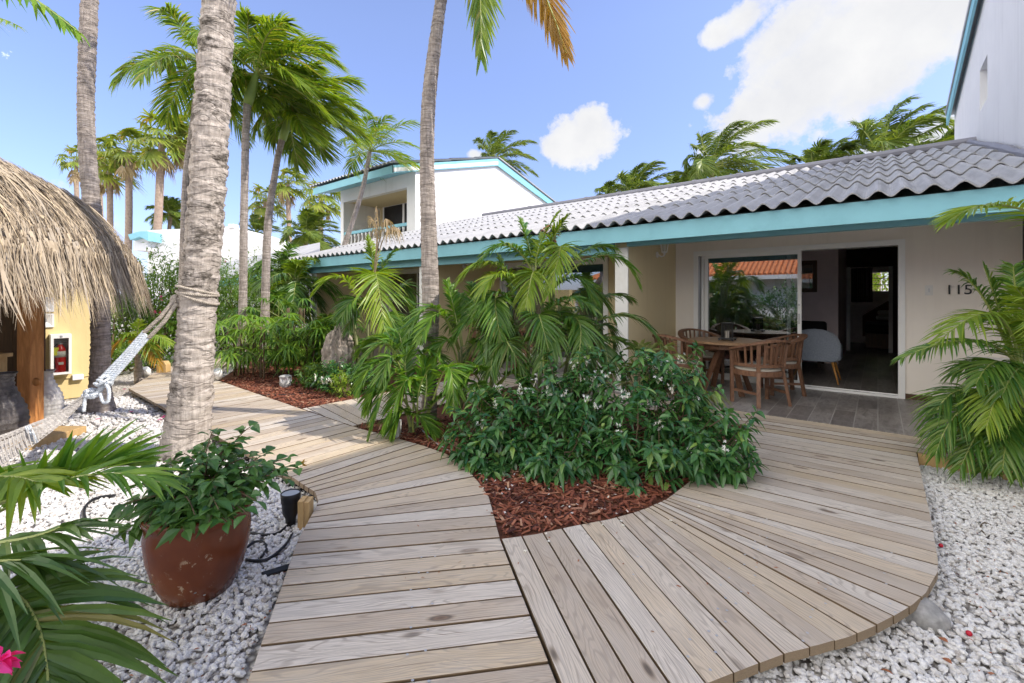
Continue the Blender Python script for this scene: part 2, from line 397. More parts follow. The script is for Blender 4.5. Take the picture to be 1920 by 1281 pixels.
def thing(name, label, cat, loc=(0, 0, 0), group=None):
    o = bpy.data.objects.new(name, None); COL.objects.link(o)
    o.location = loc; o.empty_display_size = .2
    o['label'] = label; o['category'] = cat
    if group: o['group'] = group
    ORG[o.name] = V(loc)
    return o
def tag(o, label, cat, group=None):
    o['label'] = label; o['category'] = cat
    if group: o['group'] = group
    return o
def structure(o): o['kind'] = 'structure'; return o
def stuff(o, label=None, cat=None):
    o['kind'] = 'stuff'
    if label: o['label'] = label; o['category'] = cat
    return o
def copy_tree(o, parent=None):
    c = o.copy(); COL.objects.link(c); c.parent = parent
    for ch in o.children: copy_tree(ch, c)
    return c
def recenter(o):
    """move the origin of a one-mesh thing to its base"""
    me = o.data; n = len(me.vertices); a = np.empty(n*3, 'f'); me.vertices.foreach_get('co', a); a = a.reshape(-1, 3)
    c = V(((a[:, 0].min()+a[:, 0].max())/2, (a[:, 1].min()+a[:, 1].max())/2, a[:, 2].min()))
    a -= np.array(c, 'f'); me.vertices.foreach_set('co', a.ravel()); o.location = c; me.update(); return o

# ------------------------------------------------------------------ plant shapes
def bez(p0, p1, p2, t): return p0*(1-t)**2+p1*2*t*(1-t)+p2*t*t
def blade(mb, b, d, wv, L, w, droop, wind, segs=4, fold=.25, flat=False, m=0, prof=None, sag0=0.):
    """one leaf blade: starts at b along d, width along wv, bends down and down-wind"""
    prof = prof or ((.35, 1., .92, .62, .04) if segs == 4 else (.5, 1., .05) if segs == 2 else (.4, 1., .75, .04))
    nrm = d.cross(wv).normalized()
    if nrm.z < 0: nrm = -nrm
    prev = None
    for i in range(segs+1):
        t = i/segs
        c = b+d*(L*t)+V((wind[0]*L*t*t, wind[1]*L*t*t, -droop*L*t*t))
        h = w*prof[i]*.5
        if flat: cur = (mb.vert(c-wv*h), mb.vert(c+wv*h))
        else: cur = (mb.vert(c-wv*h+nrm*h*fold), mb.vert(c-nrm*h*fold*.6), mb.vert(c+wv*h+nrm*h*fold))
        if prev:
            for j in range(len(cur)-1): mb.face((prev[j], prev[j+1], cur[j+1], cur[j]), m)
        prev = cur

def frond(mb, p0, p1, p2, n=40, ll=.35, lw=.03, droop=.35, wind=(0, 0), vee=.35, s0=.22, rad=.012, segs=4, rnd=R, flat=False, a0=68, a1=28, shape=None, side=None, torn=0.):
    """pinnate palm leaf along a curve p0-p1-p2 (p1 = bezier handle)"""
    p0, p1, p2 = V(p0), V(p1), V(p2)
    K = 9
    pts = [bez(p0, p1, p2, i/K) for i in range(K+1)]
    mb.tube(pts, [rad*(1-.8*i/K)+.0012 for i in range(K+1)], 4, 1)
    for i in range(n):
        s = s0+(1-s0)*(i+.5)/n
        p = bez(p0, p1, p2, s)
        T = (bez(p0, p1, p2, min(1, s+.02))-bez(p0, p1, p2, s-.02)).normalized()
        S = side.copy() if side else T.cross(UP)
        S = S-T*S.dot(T)
        if S.length < .15: S = T.cross(V((CA, SA, 0)))
        S.normalize(); N = S.cross(T)
        if N.z < 0 and not side: N = -N
        u = (s-s0)/(1-s0)
        ln = ll*(shape(u) if shape else (.55+.9*math.sin(PI*min(1, u*.9+.08))**.8*.5)*(1-.45*u**4))
        for sg in (-1, 1):
            if torn and rnd.random() < torn: continue
            a = math.radians(a0+(a1-a0)*u+rnd.uniform(-7, 7))
            v = vee+rnd.uniform(-.14, .14)
            d = (T*math.cos(a)+(S*sg*math.cos(v)+N*math.sin(v))*math.sin(a)).normalized()
            wv = (T-d*T.dot(d)).normalized()
            q = rnd.uniform(-.5, .5)
            wv = (wv*math.cos(q)+d.cross(wv)*math.sin(q))
            blade(mb, p+T*rnd.uniform(-.006, .006), d, wv, ln*rnd.uniform(.85, 1.1), lw*rnd.uniform(.8, 1.15), droop*rnd.uniform(.6, 1.4), (wind[0]*rnd.uniform(.6, 1.3), wind[1]*rnd.uniform(.6, 1.3)), segs, flat=flat)

def fan_leaf(mb, base, hub, n=14, rad=.4, lw=.035, spread=250, droop=.35, wind=(0, 0), segs=3, rnd=R, tilt=.6, pet=.006, flat=False, facing=None):
    """palmate palm leaf: petiole base-hub, segments round the hub"""
    base, hub = V(base), V(hub)
    out = hub-base; L = out.length
    mid = (base+hub)/2+UP*L*.10
    mb.tube([base, mid, hub], [pet, pet*.8, pet*.6], 4, 1)
    d0 = (hub-mid).normalized()
    h = V((d0.x, d0.y, 0)); h = h.normalized() if h.length > .05 else V((1, 0, 0))
    ax = (d0*math.cos(tilt)-UP*math.sin(tilt)*.6+h*.2).normalized() if facing is None else V(facing).normalized()
    S = ax.cross(UP); S = S.normalized() if S.length > .05 else V((1, 0, 0))
    for i in range(n):
        a = math.radians(-spread/2+spread*(i+.5)/n+rnd.uniform(-4, 4))
        d = (ax*math.cos(a)+S*math.sin(a)+UP*rnd.uniform(-.08, .12)).normalized()
        wv = (S*math.cos(a)-ax*math.sin(a)).normalized()
        blade(mb, hub, d, wv, rad*(1-.25*abs(a)/PI)*rnd.uniform(.88, 1.08), lw*rnd.uniform(.85, 1.15), droop*rnd.uniform(.5, 1.5), wind, segs, flat=flat)

def leaf(mb, b, d, L, w, droop=.25, rnd=R, segs=4, roll=.6):
    wv = d.cross(UP)
    wv = wv.normalized() if wv.length > .1 else V((1, 0, 0))
    q = rnd.uniform(-roll, roll); wv = wv*math.cos(q)+d.cross(wv)*math.sin(q)
    blade(mb, b, d, wv, L, w, droop, (0, 0), segs, .22, prof=(.08, .82, 1., .6, .03) if segs == 4 else (.15, 1., .7, .03) if segs == 3 else (.2, 1., .05))

def rdir(rnd, zmin=-1., zmax=1.):
    z = rnd.uniform(zmin, zmax); a = rnd.uniform(0, 2*PI); r = math.sqrt(max(0, 1-z*z))
    return V((r*math.cos(a), r*math.sin(a), z))

def trunk_mesh(mb, cl, rads, k=20, step=.035, jit=.012, ring=.10, seed=1, flare=0):
    """palm trunk with irregular leaf scar rings along a smooth centre line"""
    import bisect
    rnd = random.Random(seed)
    cl = [V(c) for c in cl]
    L = [0]
    for a, b in zip(cl, cl[1:]): L.append(L[-1]+(b-a).length)
    n = max(8, int(L[-1]/step))
    cuts = [-.4]
    while cuts[-1] < L[-1]+.5: cuts.append(cuts[-1]+ring*rnd.uniform(.55, 1.5))
    tl = [(rnd.gauss(0, .22)*ring, rnd.uniform(0, 6.28), rnd.gauss(0, .16)*ring, rnd.uniform(0, 6.28), rnd.uniform(.35, 1.3)) for _ in cuts]
    rings = []
    for i in range(n+1):
        s = L[-1]*i/n
        j = 0
        while j < len(L)-2 and L[j+1] < s: j += 1
        t = (s-L[j])/(L[j+1]-L[j])
        P0, P1, P2, P3 = cl[max(j-1, 0)], cl[j], cl[j+1], cl[min(j+2, len(cl)-1)]
        p = .5*((2*P1)+(P2-P0)*t+(2*P0-5*P1+4*P2-P3)*t*t+(3*P1-P0-3*P2+P3)*t**3)
        r = rads[j]*(1-t)+rads[j+1]*t
        rr = []
        for q in range(k):
            a = 2*PI*q/k
            g = bisect.bisect(cuts, s)-1
            T = tl[g]; s2 = s+T[0]*math.sin(a+T[1])+T[2]*math.sin(3*a+T[3])
            h = bisect.bisect(cuts, s2)-1; h = min(max(h, 0), len(cuts)-2)
            f = (s2-cuts[h])/(cuts[h+1]-cuts[h])
            saw = f if f < .88 else (1-f)*7.3
            rr.append(mb.vert(p+V((math.cos(a), math.sin(a), 0))*(r+jit*tl[h][4]*(saw-.5)+rnd.uniform(-.3, .3)*jit)))
        rings.append(rr)
    for a, b in zip(rings, rings[1:]):
        for q in range(k): mb.face([a[q], a[(q+1) % k], b[(q+1) % k], b[q]])
    mb.face(rings[0][::-1]); mb.face(rings[-1])

# ================================================================== GROUND, DECK, PATIO
def sheet(name, pts, z, mat):
    mb = MB(); mb.poly([(x, y, z) for x, y in pts]); return structure(mb.build(name, mat))
sheet('ground', [(-400, -400), (400, -400), (400, 400), (-400, 400)], -.11, M['gravel'])
mb = MB()
def bed(pts, z0=-.1, z1=-.03):
    mb.prism([(x, y, 0) for x, y in pts], (0, 0, z0), (0, 0, z1))
bed([(-4.32, 2.6), (-1.7, 1.9), (-.98, 2.9), (-.98, 5.32), (-4.32, 5.32)])
structure(mb.build('mulch_bed', M['mulch_bed'])); mb = MB()
bed([(-13.5, 5.9), (-10.3, 3.9), (-8.2, 2.65), (-5.36, 2.6), (-5.36, 5.9)])
structure(mb.build('mulch_bed', M['mulch_bed']))

def clip(poly, a, n):
    """keep the side of the line through a where (p-a).n >= 0 (2D)"""
    out = []
    for i, p in enumerate(poly):
        q = poly[(i+1) % len(poly)]
        dp = (p[0]-a[0])*n[0]+(p[1]-a[1])*n[1]; dq = (q[0]-a[0])*n[0]+(q[1]-a[1])*n[1]
        if dp >= 0: out.append(p)
        if (dp >= 0) != (dq >= 0):
            t = dp/(dp-dq); out.append((p[0]+(q[0]-p[0])*t, p[1]+(q[1]-p[1])*t))
    return out
class Deck(MB):
    def __init__(self): super().__init__(); self.uv = []
    def face(self, ids, m=None):
        super().face(ids, m)
    def board(self, poly, ang, zt=0., th=.038):
        if len(poly) < 3: return
        A = sum(poly[i][0]*poly[(i+1) % len(poly)][1]-poly[(i+1) % len(poly)][0]*poly[i][1] for i in range(len(poly)))
        if abs(A) < 4e-3: return
        if A < 0: poly = poly[::-1]
        zt += R.uniform(-.0025, .0015)
        u = (math.cos(ang), math.sin(ang)); w = (-u[1], u[0]); o = (R.uniform(0, 40), R.uniform(0, 40))
        uv = lambda p: (p[0]*u[0]+p[1]*u[1]+o[0], p[0]*w[0]+p[1]*w[1]+o[1])
        n = len(poly)
        top = [self.vert((x, y, zt)) for x, y in poly]; bot = [self.vert((x, y, zt-th)) for x, y in poly]
        self.face(top, 0); self.uv += [uv(p) for p in poly]
        self.face(bot[::-1], 0); self.uv += [uv(p) for p in poly[::-1]]
        for i in range(n):
            j = (i+1) % n
            e = (poly[j][0]-poly[i][0], poly[j][1]-poly[i][1]); l = math.hypot(*e) or 1
            endf = abs(e[0]*u[0]+e[1]*u[1])/l < .75
            self.face([bot[i], bot[j], top[j], top[i]], 1 if endf else 2)
            self.uv += [uv(poly[i]), uv(poly[j]), uv(poly[j]), uv(poly[i])]
GAP = .010
def strip(dk, region, a, b, zt=0.):
    """board between line a=(point, angle) and line b"""
    (pa, aa), (pb, ab) = a, b
    na = (-math.sin(aa), math.cos(aa)); nb = (math.sin(ab), -math.cos(ab))
    g = GAP/2*R.uniform(.4, 1.5)
    p = clip(region, (pa[0]+na[0]*g, pa[1]+na[1]*g), na)
    p = clip(p, (pb[0]+nb[0]*g, pb[1]+nb[1]*g), nb) if len(p) > 2 else p
    dk.board(p, (aa+ab)/2, zt)
dr = math.radians
# -- the near walk, its bend and the long walk along the houses
edgeA = [(.7, -1.06), (-1.72, .66), (-2.52, 1.23), (-2.76, 1.44), (-2.88, 1.54), (-3.03, 1.60), (-3.39, 1.625), (-8.62, 1.69)]
edgeAr = [(-8.62, 2.77), (-5.44, 2.69), (-4.29, 2.66), (-3.64, 2.70), (-3.2, 2.72), (-2.9, 2.70), (-2.61, 2.62), (-2.26, 2.43), (-2.05, 2.30), (-1.88, 2.15), (-1.64, 1.935), (-.87, 1.335), (1.5, -.51)]
RA = edgeA+edgeAr
dk = Deck()
a48 = dr(48.); piv = (-3.3, .52)
u48 = (math.cos(a48), math.sin(a48)); n48 = (-u48[1], u48[0])
lines = []
s = -3.2
while s < -.06: lines.append(((piv[0]+n48[0]*s, piv[1]+n48[1]*s), a48)); s += .127*R.choice((1, 1, 1, 1.02))
for k in range(11): lines.append((piv, dr(48+42*k/10)))
x = -3.3
while x > -8.6: x -= .142; lines.append(((x, 0), dr(90)))
for a, b in zip(lines, lines[1:]): strip(dk, RA, a, b)
o = dk.build('boardwalk', [M['deck'], M['deck_end'], M['deck_side']], bevel=.004); structure(o)
# -- the far turn of the long walk
dk = Deck()
RC = [(-8.63, 1.69), (-10.6, 2.57), (-15, 4.6), (-15, 5.75), (-11.6, 4.25), (-10.3, 3.55), (-8.63, 2.77)]
x = -8.63; ang = 90.
lines = [((x, 1.5), dr(90.))]
for k in range(50): x -= .14; ang = min(115., ang+1.2); lines.append(((x, 2.2), dr(ang)))
for a, b in zip(lines, lines[1:]): strip(dk, RC, a, b)
structure(dk.build('boardwalk', [M['deck'], M['deck_end'], M['deck_side']]))
# -- the branch to the middle terrace
dk = Deck()
RB2 = [(-5.42, 2.70), (-4.285, 2.67), (-4.285, 5.3), (-4.285, 5.86), (-5.42, 5.86)]
lines = [((-4.9, 2.45), dr(-4))]
y = 2.6; ang = -8.
while y < 5.9: lines.append(((-4.29, y), dr(ang))); y += .125; ang = max(-19., ang-1.4) if y < 4 else min(0, ang+1.3)
for a, b in zip(lines, lines[1:]): strip(dk, RB2, a, b)
structure(dk.build('boardwalk', [M['deck'], M['deck_end'], M['deck_side']]))
# -- the round deck in front of the open terrace
dk = Deck()
outer = [(1.5, -.50), (-.87+.006, 1.335+.004)]
RB = [(-1.637, 1.943), (-1.52, 2.10), (-1.39, 2.33), (-1.27, 2.53), (-1.17, 2.75), (-1.10, 3.0), (-1.08, 3.25), (-1.06, 3.7), (-1.06, 5.29),
      (.26, 5.29), (.25, 3.62), (.24, 3.2), (.23, 3.06), (.20, 2.93), (.17, 2.80), (.12, 2.66), (.06, 2.53), (-.01, 2.39), (-.09, 2.25), (-.18, 2.12), (-.27, 2.0), (-.36, 1.85), (-.47, 1.66), (-.6, 1.45), (-.74, 1.235)]
# order so that it is one closed outline: left curve up, across, right edge down
a38 = dr(-37.6); n38 = (-math.sin(a38), math.cos(a38)); pv = (-1.76, 3.13)
off = lambda q: (q[0]-pv[0])*n38[0]+(q[1]-pv[1])*n38[1]
s0 = (-1.64-pv[0])*n38[0]+(1.94-pv[1])*n38[1]
lines = []
k = 7; w = -s0/k
for i in range(k+1): lines.append(((pv[0]+n38[0]*(s0+w*i), pv[1]+n38[1]*(s0+w*i)), a38))
for i in range(1, 11): lines.append((pv, dr(-37.6+37.6*i/10)))
y = pv[1]
while y < 5.25: y += .1439; lines.append(((0, y), 0.))
for a, b in zip(lines, lines[1:]): strip(dk, RB, a, b)
# border boards along the terrace
RD = [(-2.9, 5.297), (1.2, 5.297), (1.2, 5.885), (-2.9, 5.885)]
for i in range(4): strip(dk, RD, ((0, 5.297+.147*i), 0.), ((0, 5.297+.147*(i+1)), 0.))
structure(dk.build('boardwalk', [M['deck'], M['deck_end'], M['deck_side']], bevel=.004))
mb = MB()
mb.box((-2.9, 5.26, -.11), (-1.07, 5.294, -.04)); mb.box((.27, 5.25, -.11), (1.3, 5.29, -.004))
mb.box((-8.5, 1.76, -.10), (-3.4, 1.80, -.04)); mb.box((-8.5, 2.55, -.10), (-3.4, 2.59, -.04))
structure(mb.build('boardwalk_joist', M['new_wood']))
# -- screw heads
mb = MB()
def screw(x, y):
    n = len(mb.v); r = .006
    for i in range(6): mb.vert((x+r*math.cos(i*PI/3), y+r*math.sin(i*PI/3), .0012))
    mb.face(range(n, n+6))
for s in [(-2.5+.127*i) for i in range(20)]:
    for t in (.55, .62, 1.55, 1.62):
        c = (piv[0]+n48[0]*s+u48[0]*t+.25, piv[1]+n48[1]*s+u48[1]*t)
        if len(clip(RA, c, (1, 0))) and s < -.1: screw(c[0]+R.uniform(-.02, .02), c[1]+R.uniform(-.02, .02))
for i in range(40):
    y = 1.75+.14*i*.62
    for x0 in (-.55, -.48, -.95, -.2, .05):
        if y < 3.2 and x0 > -.9+(2-y)*.8 and x0 < .1-(2.6-y)*.55: screw(x0+R.uniform(-.03, .03), y+R.uniform(-.02, .02))
o = mb.build('deck_screws', M['alu_grey']); stuff(o, 'small pale screw heads set in the deck boards', 'screws')

M['fabric'] = plain('gap_shade_black', (.02, .02, .02), .9, .3)  # black sheet added under the boards to darken the gaps like shade
mb = MB()
mb.poly([(x, y, -.092) for x, y in [(.5, -.85), (-1.62, .68), (-2.5, 1.28), (-2.95, 1.62), (-8.5, 1.76), (-8.5, 2.7), (-3.2, 2.66), (-1.98, 2.15), (-1.62, 1.86), (-.85, 1.25), (.9, -.3)]])
mb.poly([(x, y, -.0905) for x, y in [(-1.6, 1.95), (-1.13, 2.8), (-1.02, 3.6), (-1.02, 5.29), (.21, 5.29), (.2, 3.6), (.16, 3.0), (-.05, 2.45), (-.5, 1.75), (-.76, 1.3)]])
mb.poly([(x, y, -.02) for x, y in [(-5.4, 2.7), (-4.3, 2.7), (-4.3, 5.8), (-5.4, 5.8)]][::-1]) if False else None
structure(mb.build('gap_shade_sheet', M['fabric']))
mb = MB(); mb.prism([(-16, 5.89, 0), (1.33, 5.89, 0), (1.33, 17, 0), (-16, 17, 0)], (0, 0, -.1), (0, 0, .004))
structure(mb.build('patio', M['tile']))

# ------------------------------------------------------------------ gravel stones and mulch chips (uncountable)
def pebble_mod(o, dens, size, mat, seed, flat=.62):
    ng = bpy.data.node_groups.new('pebbles', 'GeometryNodeTree')
    ng.interface.new_socket('Geometry', in_out='INPUT', socket_type='NodeSocketGeometry')
    ng.interface.new_socket('Geometry', in_out='OUTPUT', socket_type='NodeSocketGeometry')
    N = lambda t: ng.nodes.new(t)
    gi, go = N('NodeGroupInput'), N('NodeGroupOutput')
    dp = N('GeometryNodeDistributePointsOnFaces'); dp.distribute_method = 'RANDOM'
    dp.inputs['Density'].default_value = dens; dp.inputs['Seed'].default_value = seed
    ng.links.new(gi.outputs[0], dp.inputs['Mesh'])
    g2i = N('GeometryNodeGeometryToInstance')
    for k in range(4):
        ico = N('GeometryNodeMeshIcoSphere'); ico.inputs['Radius'].default_value = 1.; ico.inputs['Subdivisions'].default_value = 2
        sp = N('GeometryNodeSetPosition'); nz = N('ShaderNodeTexNoise'); nz.noise_dimensions = '4D'
        nz.inputs['Scale'].default_value = .85; nz.inputs['Detail'].default_value = 1.5; nz.inputs['W'].default_value = 3.7*k+seed
        ps = N('GeometryNodeInputPosition'); ng.links.new(ps.outputs[0], nz.inputs['Vector'])
        sb = N('ShaderNodeVectorMath'); sb.operation = 'SUBTRACT'; sb.inputs[1].default_value = (.5, .5, .5)
        ng.links.new(nz.outputs['Color'], sb.inputs[0])
        ml = N('ShaderNodeVectorMath'); ml.operation = 'SCALE'; ml.inputs['Scale'].default_value = 1.7
        ng.links.new(sb.outputs[0], ml.inputs[0])
        ng.links.new(ico.outputs['Mesh'], sp.inputs['Geometry']); ng.links.new(ml.outputs[0], sp.inputs['Offset'])
        tr = N('GeometryNodeTransform'); tr.inputs['Scale'].default_value = (1., .72+.1*k % .3, flat)
        ng.links.new(sp.outputs[0], tr.inputs[0])
        ng.links.new(tr.outputs[0], g2i.inputs[0])
    iop = N('GeometryNodeInstanceOnPoints'); iop.inputs['Pick Instance'].default_value = True
    rv = N('FunctionNodeRandomValue'); rv.data_type = 'FLOAT_VECTOR'; rv.inputs[0].default_value = (-.6, -.6, 0); rv.inputs[1].default_value = (.6, .6, 6.28)
    rs = N('FunctionNodeRandomValue'); rs.data_type = 'FLOAT'; rs.inputs[2].default_value = size*.35; rs.inputs[3].default_value = size*1.45
    ri = N('FunctionNodeRandomValue'); ri.data_type = 'INT'; ri.inputs[4].default_value = 0; ri.inputs[5].default_value = 3
    ng.links.new(dp.outputs['Points'], iop.inputs['Points']); ng.links.new(g2i.outputs[0], iop.inputs['Instance'])
    ng.links.new(ri.outputs[2], iop.inputs['Instance Index'])
    ng.links.new(rv.outputs[0], iop.inputs['Rotation']); ng.links.new(rs.outputs[1], iop.inputs['Scale'])
    tr2 = N('GeometryNodeSetPosition'); rz = N('FunctionNodeRandomValue'); rz.data_type = 'FLOAT_VECTOR'
    rz.inputs[0].default_value = (0, 0, -.004); rz.inputs[1].default_value = (0, 0, .012)
    ng.links.new(iop.outputs[0], tr2.inputs[0]); ng.links.new(rz.outputs[0], tr2.inputs['Offset'])
    sm = N('GeometryNodeSetMaterial'); sm.inputs['Material'].default_value = mat
    ng.links.new(tr2.outputs[0], sm.inputs[0]); ng.links.new(sm.outputs[0], go.inputs[0])
    md = o.modifiers.new('pebbles', 'NODES'); md.node_group = ng
def pebble_mat():
    m, nt, b = newmat('white_coral_pebble')
    oi = nt.nodes.new('ShaderNodeObjectInfo')
    c = ramp(nt, oi.outputs['Random'], [(0, (.52, .46, .40)), (.07, (.80, .77, .74)), (.6, (.90, .885, .87)), (1, (.94, .93, .92))])
    n = noise(nt, objco(nt), 2.2, 5, .7)
    c = mix(nt, ramp(nt, n, [(.5, (0,)*3), (.75, (.5,)*3)]), c, (.70, .66, .61))
    lk(nt, c, b.inputs['Base Color']); b.inputs['Roughness'].default_value = .85
    bump(nt, n, b, .5, .25); return m
M['pebble'] = pebble_mat()
mb = MB(); mb.poly([(x, y, -.098) for x, y in [(1.2, -1.7), (-2.6, 1.26), (-2.95, 1.66), (-5.2, 1.72), (-6.2, .9), (-5.2, -.6), (-2.6, -1.4)]])
o = mb.build('gravel', M['gravel']); pebble_mod(o, 3400, .0125, M['pebble'], 3); stuff(o, 'white coral pebbles between the boardwalk and the thatched hut', 'gravel')
mb = MB(); mb.poly([(x, y, -.098) for x, y in [(-8.5, 1.72), (-5.2, 1.72), (-6.2, .9), (-5.6, -.3), (-9.0, .2)]])
o = mb.build('gravel', M['gravel']); pebble_mod(o, 900, .02, M['pebble'], 9); stuff(o, 'sunlit white pebbles round the ringed palm beside the hut', 'gravel')
mb = MB(); mb.poly([(x, y, -.098) for x, y in [(-1.05, .85), (1.0, -.6), (2.4, 1.5), (2.2, 5.25), (.16, 5.25), (.13, 3.3), (-.02, 2.72), (-.32, 2.2), (-.66, 1.6)]])
o = mb.build('gravel', M['gravel']); pebble_mod(o, 3400, .0125, M['pebble'], 5); stuff(o, 'white coral pebbles outside the rounded deck edge', 'gravel')

def chips(name, poly, n, label, hi=.03, seed=1):
    rnd = random.Random(seed); mb = MB()
    xs = [p[0] for p in poly]; ys = [p[1] for p in poly]
    def inside(x, y):
        c = False
        for i in range(len(poly)):
            (x1, y1), (x2, y2) = poly[i], poly[i-1]
            if (y1 > y) != (y2 > y) and x < (x2-x1)*(y-y1)/(y2-y1)+x1: c = not c
        return c
    k = 0
    while k < n:
        x, y = rnd.uniform(min(xs), max(xs)), rnd.uniform(min(ys), max(ys))
        if not inside(x, y): continue
        k += 1
        a = rnd.uniform(0, PI*2); L = rnd.uniform(.012, .045); w = rnd.uniform(.003, .009); t = rnd.uniform(.001, .003)
        e = rnd.gauss(0, .25)
        d = V((math.cos(a)*math.cos(e), math.sin(a)*math.cos(e), math.sin(e)))
        s = V((-math.sin(a), math.cos(a), rnd.gauss(0, .3))).normalized()
        u = d.cross(s)
        mb.obox((x, y, -.03+rnd.uniform(0, hi)), d*L, s*w, u*t)
    o = mb.build(name, M['chip']); stuff(o, label, 'mulch'); return o
def chip_mat():
    m, nt, b = newmat('red_bark_chip'); ir = islandrand(nt)
    c = ramp(nt, ir, [(0, (.045, .012, .008)), (.35, (.16, .045, .024)), (.7, (.27, .082, .042)), (.9, (.34, .14, .08)), (1, (.42, .26, .17))])
    lk(nt, c, b.inputs['Base Color']); b.inputs['Roughness'].default_value = .8; return m
M['chip'] = chip_mat()
chips('mulch_chips', [(-4.28, 2.72), (-3.6, 2.75), (-3.0, 2.78), (-2.3, 2.45), (-1.66, 2.0), (-1.2, 2.75), (-1.1, 3.4), (-1.1, 5.2), (-3, 5.2)], 13000, 'red bark chips under the white flowered shrub', .035, 2)
chips('mulch_chips', [(-8.3, 2.8), (-5.45, 2.72), (-5.45, 4.2), (-9.5, 4.3)], 7000, 'sunlit red bark chips below the driftwood rock', .03, 4)

# ================================================================== THE LONG BUNGALOW
X0, X1, YE, YW, YR, ZE, ZR = -13.2, 1.33, 5.62, 7.95, 11.5, 2.32, 4.08
SL = (ZR-ZE)/(YR-YE)
bung = thing('bungalow', 'long low bungalow with grey corrugated roof, blue fascia and open sliding door', 'house', (-5.5, 8., 0))
def roof_z(y): return ZE+SL*(y-YE)
LAM = .197
def corrugated(mb, x0, x1, ye, yr, ze, zr, courses, lam=LAM, amp=.034, per=8, thick=.012, lift=.026):
    """overlapping corrugated sheets laid in courses from the eave up"""
    L = len(courses)-1
    n = int((x1-x0)/lam*per)
    sl = (zr-ze)/(yr-ye); nm = V((0, -sl, 1)).normalized()
    for c in range(L):
        y0 = ye+(yr-ye)*courses[c]-(.12 if c else 0); y1 = ye+(yr-ye)*courses[c+1]
        for surf in (0, 1):
            pass
        rows = []
        for (y, lf) in ((y0, lift), (y1, .0)):
            z = ze+sl*(y-ye)
            row = []; rowb = []
            for i in range(n+1):
                x = x0+(x1-x0)*i/n
                w = amp*math.cos(2*PI*x/lam)+R.uniform(-.0006, .0006)
                p = V((x, y, z))+nm*(w+lf)
                row.append(mb.vert(p)); rowb.append(mb.vert(p-nm*thick))
            rows.append((row, rowb))
        (a, ab), (b, bb) = rows
        for i in range(n):
            mb.face((a[i], a[i+1], b[i+1], b[i])); mb.face((ab[i+1], ab[i], bb[i], bb[i+1]))
            mb.face((ab[i], ab[i+1], a[i+1], a[i]))
mb = MB()
corrugated(mb, -12.0, X1, YE, YR-.05, ZE, ZR, (0, .23, .38, .53, .68, .83, 1.))
mb.poly([(-12, YR, ZR-.03), (X1, YR, ZR-.03), (X1, 17.5, ZE), (-12, 17.5, ZE)])
o = mb.build('roof', M['roof'], bung, smooth=False)
mb = MB()
for i in range(12):
    a = -10.5+i*1.0
    mb.tube([(a, YR-.02, ZR+.05), (a+.985, YR-.02, ZR+.05)], .075, 8)
    mb.tube([(a+.95, YR-.02, ZR+.05), (a+1.03, YR-.02, ZR+.05)], .088, 8)
mb.build('ridge_cap', M['ridge'], bung)
mb = MB(); mb.box((-11.75, 5.70, 2.085), (X1, 5.74, 2.30)); mb.box((-11.75, 5.74, 2.085), (-11.71, 7.5, 2.30))
mb.build('fascia', M['teal'], bung)
mb = MB(); mb.box((-11.66, 5.93, 1.965), (-2.94, 6.03, 2.2)); mb.build('beam', M['teal'], bung)
mb = MB(); mb.box((-2.73, 5.95, 2.055), (1.3, 6.05, 2.2)); mb.build('beam', M['teal'], bung)
mb = MB()     # sloping porch lining under the sheets
mb.prism([(-11.7, 5.76, roof_z(5.76)-.09), (X1, 5.76, roof_z(5.76)-.09), (X1, YW, roof_z(YW)-.09), (-11.7, YW, roof_z(YW)-.09)], (0, 0, -.02), (0, 0, 0))
mb.build('porch_ceiling', M['white'], bung)
mb = MB(); mb.box((-11.7, YW+.15, 2.55), (X1, 17.2, 2.6)); mb.build('ceiling', M['white'], bung)
def unit_wall(xl, xr, d0, d1, mat):
    mb = MB(); zt = roof_z(YW)-.115
    mb.box((xl, YW, 0), (d0, YW+.14, zt)); mb.box((d1, YW, 0), (xr, YW+.14, zt)); mb.box((d0, YW, 2.115), (d1, YW+.14, zt))
    mb.build('wall', mat, bung)
unit_wall(-2.74, X1, -2.43, .28, M['grey_wall'])
unit_wall(-7.04, -2.93, -6.73, -4.02, M['tan_wall'])
unit_wall(-11.34, -7.23, -11.03, -8.32, M['tan_wall'])
for x in (-2.74, -7.04, -11.34):
    mb = MB(); zt = roof_z(6.05)-.12
    mb.prism([(x, 6.03, 0), (x, 17, 0), (x, 17, 2.5), (x, YW+.1, 2.6), (x, YW, roof_z(YW)-.12), (x, 6.03, zt)], (-.19, 0, 0), (0, 0, 0)); mb.build('partition_wall', M['tan_wall'], bung)
    mb = MB(); mb.box((x-.193, 6.0, 0), (x+.003, 6.028, 2.05)); mb.build('post', M['white'], bung, bevel=.004)
mb = MB(); mb.box((-11.5, 17, 0), (-.2, 17.15, 2.6)); mb.box((.36, 17, 0), (X1, 17.15, 2.6)); mb.box((-.2, 17, 0), (.36, 17.15, 1.48)); mb.box((-.2, 17, 2.1), (.36, 17.15, 2.6)); mb.build('rear_wall', M['plaster'], bung)
mb = MB(); mb.box((-2.74, 11.2, 0), (-.62, 11.3, 2.55)); mb.box((-.72, 11.3, 0), (-.62, 14.3, 2.55)); mb.build('inner_wall', M['pinkwall'], bung)
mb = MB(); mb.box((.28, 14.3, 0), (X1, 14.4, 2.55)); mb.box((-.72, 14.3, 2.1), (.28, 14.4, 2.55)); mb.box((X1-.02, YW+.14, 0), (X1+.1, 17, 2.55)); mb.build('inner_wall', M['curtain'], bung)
mb = MB(); mb.box((-.62, 14.24, 0), (-.54, 14.30, 2.1)); mb.box((.2, 14.24, 0), (.28, 14.30, 2.1)); mb.build('door_frame', M['white'], bung)
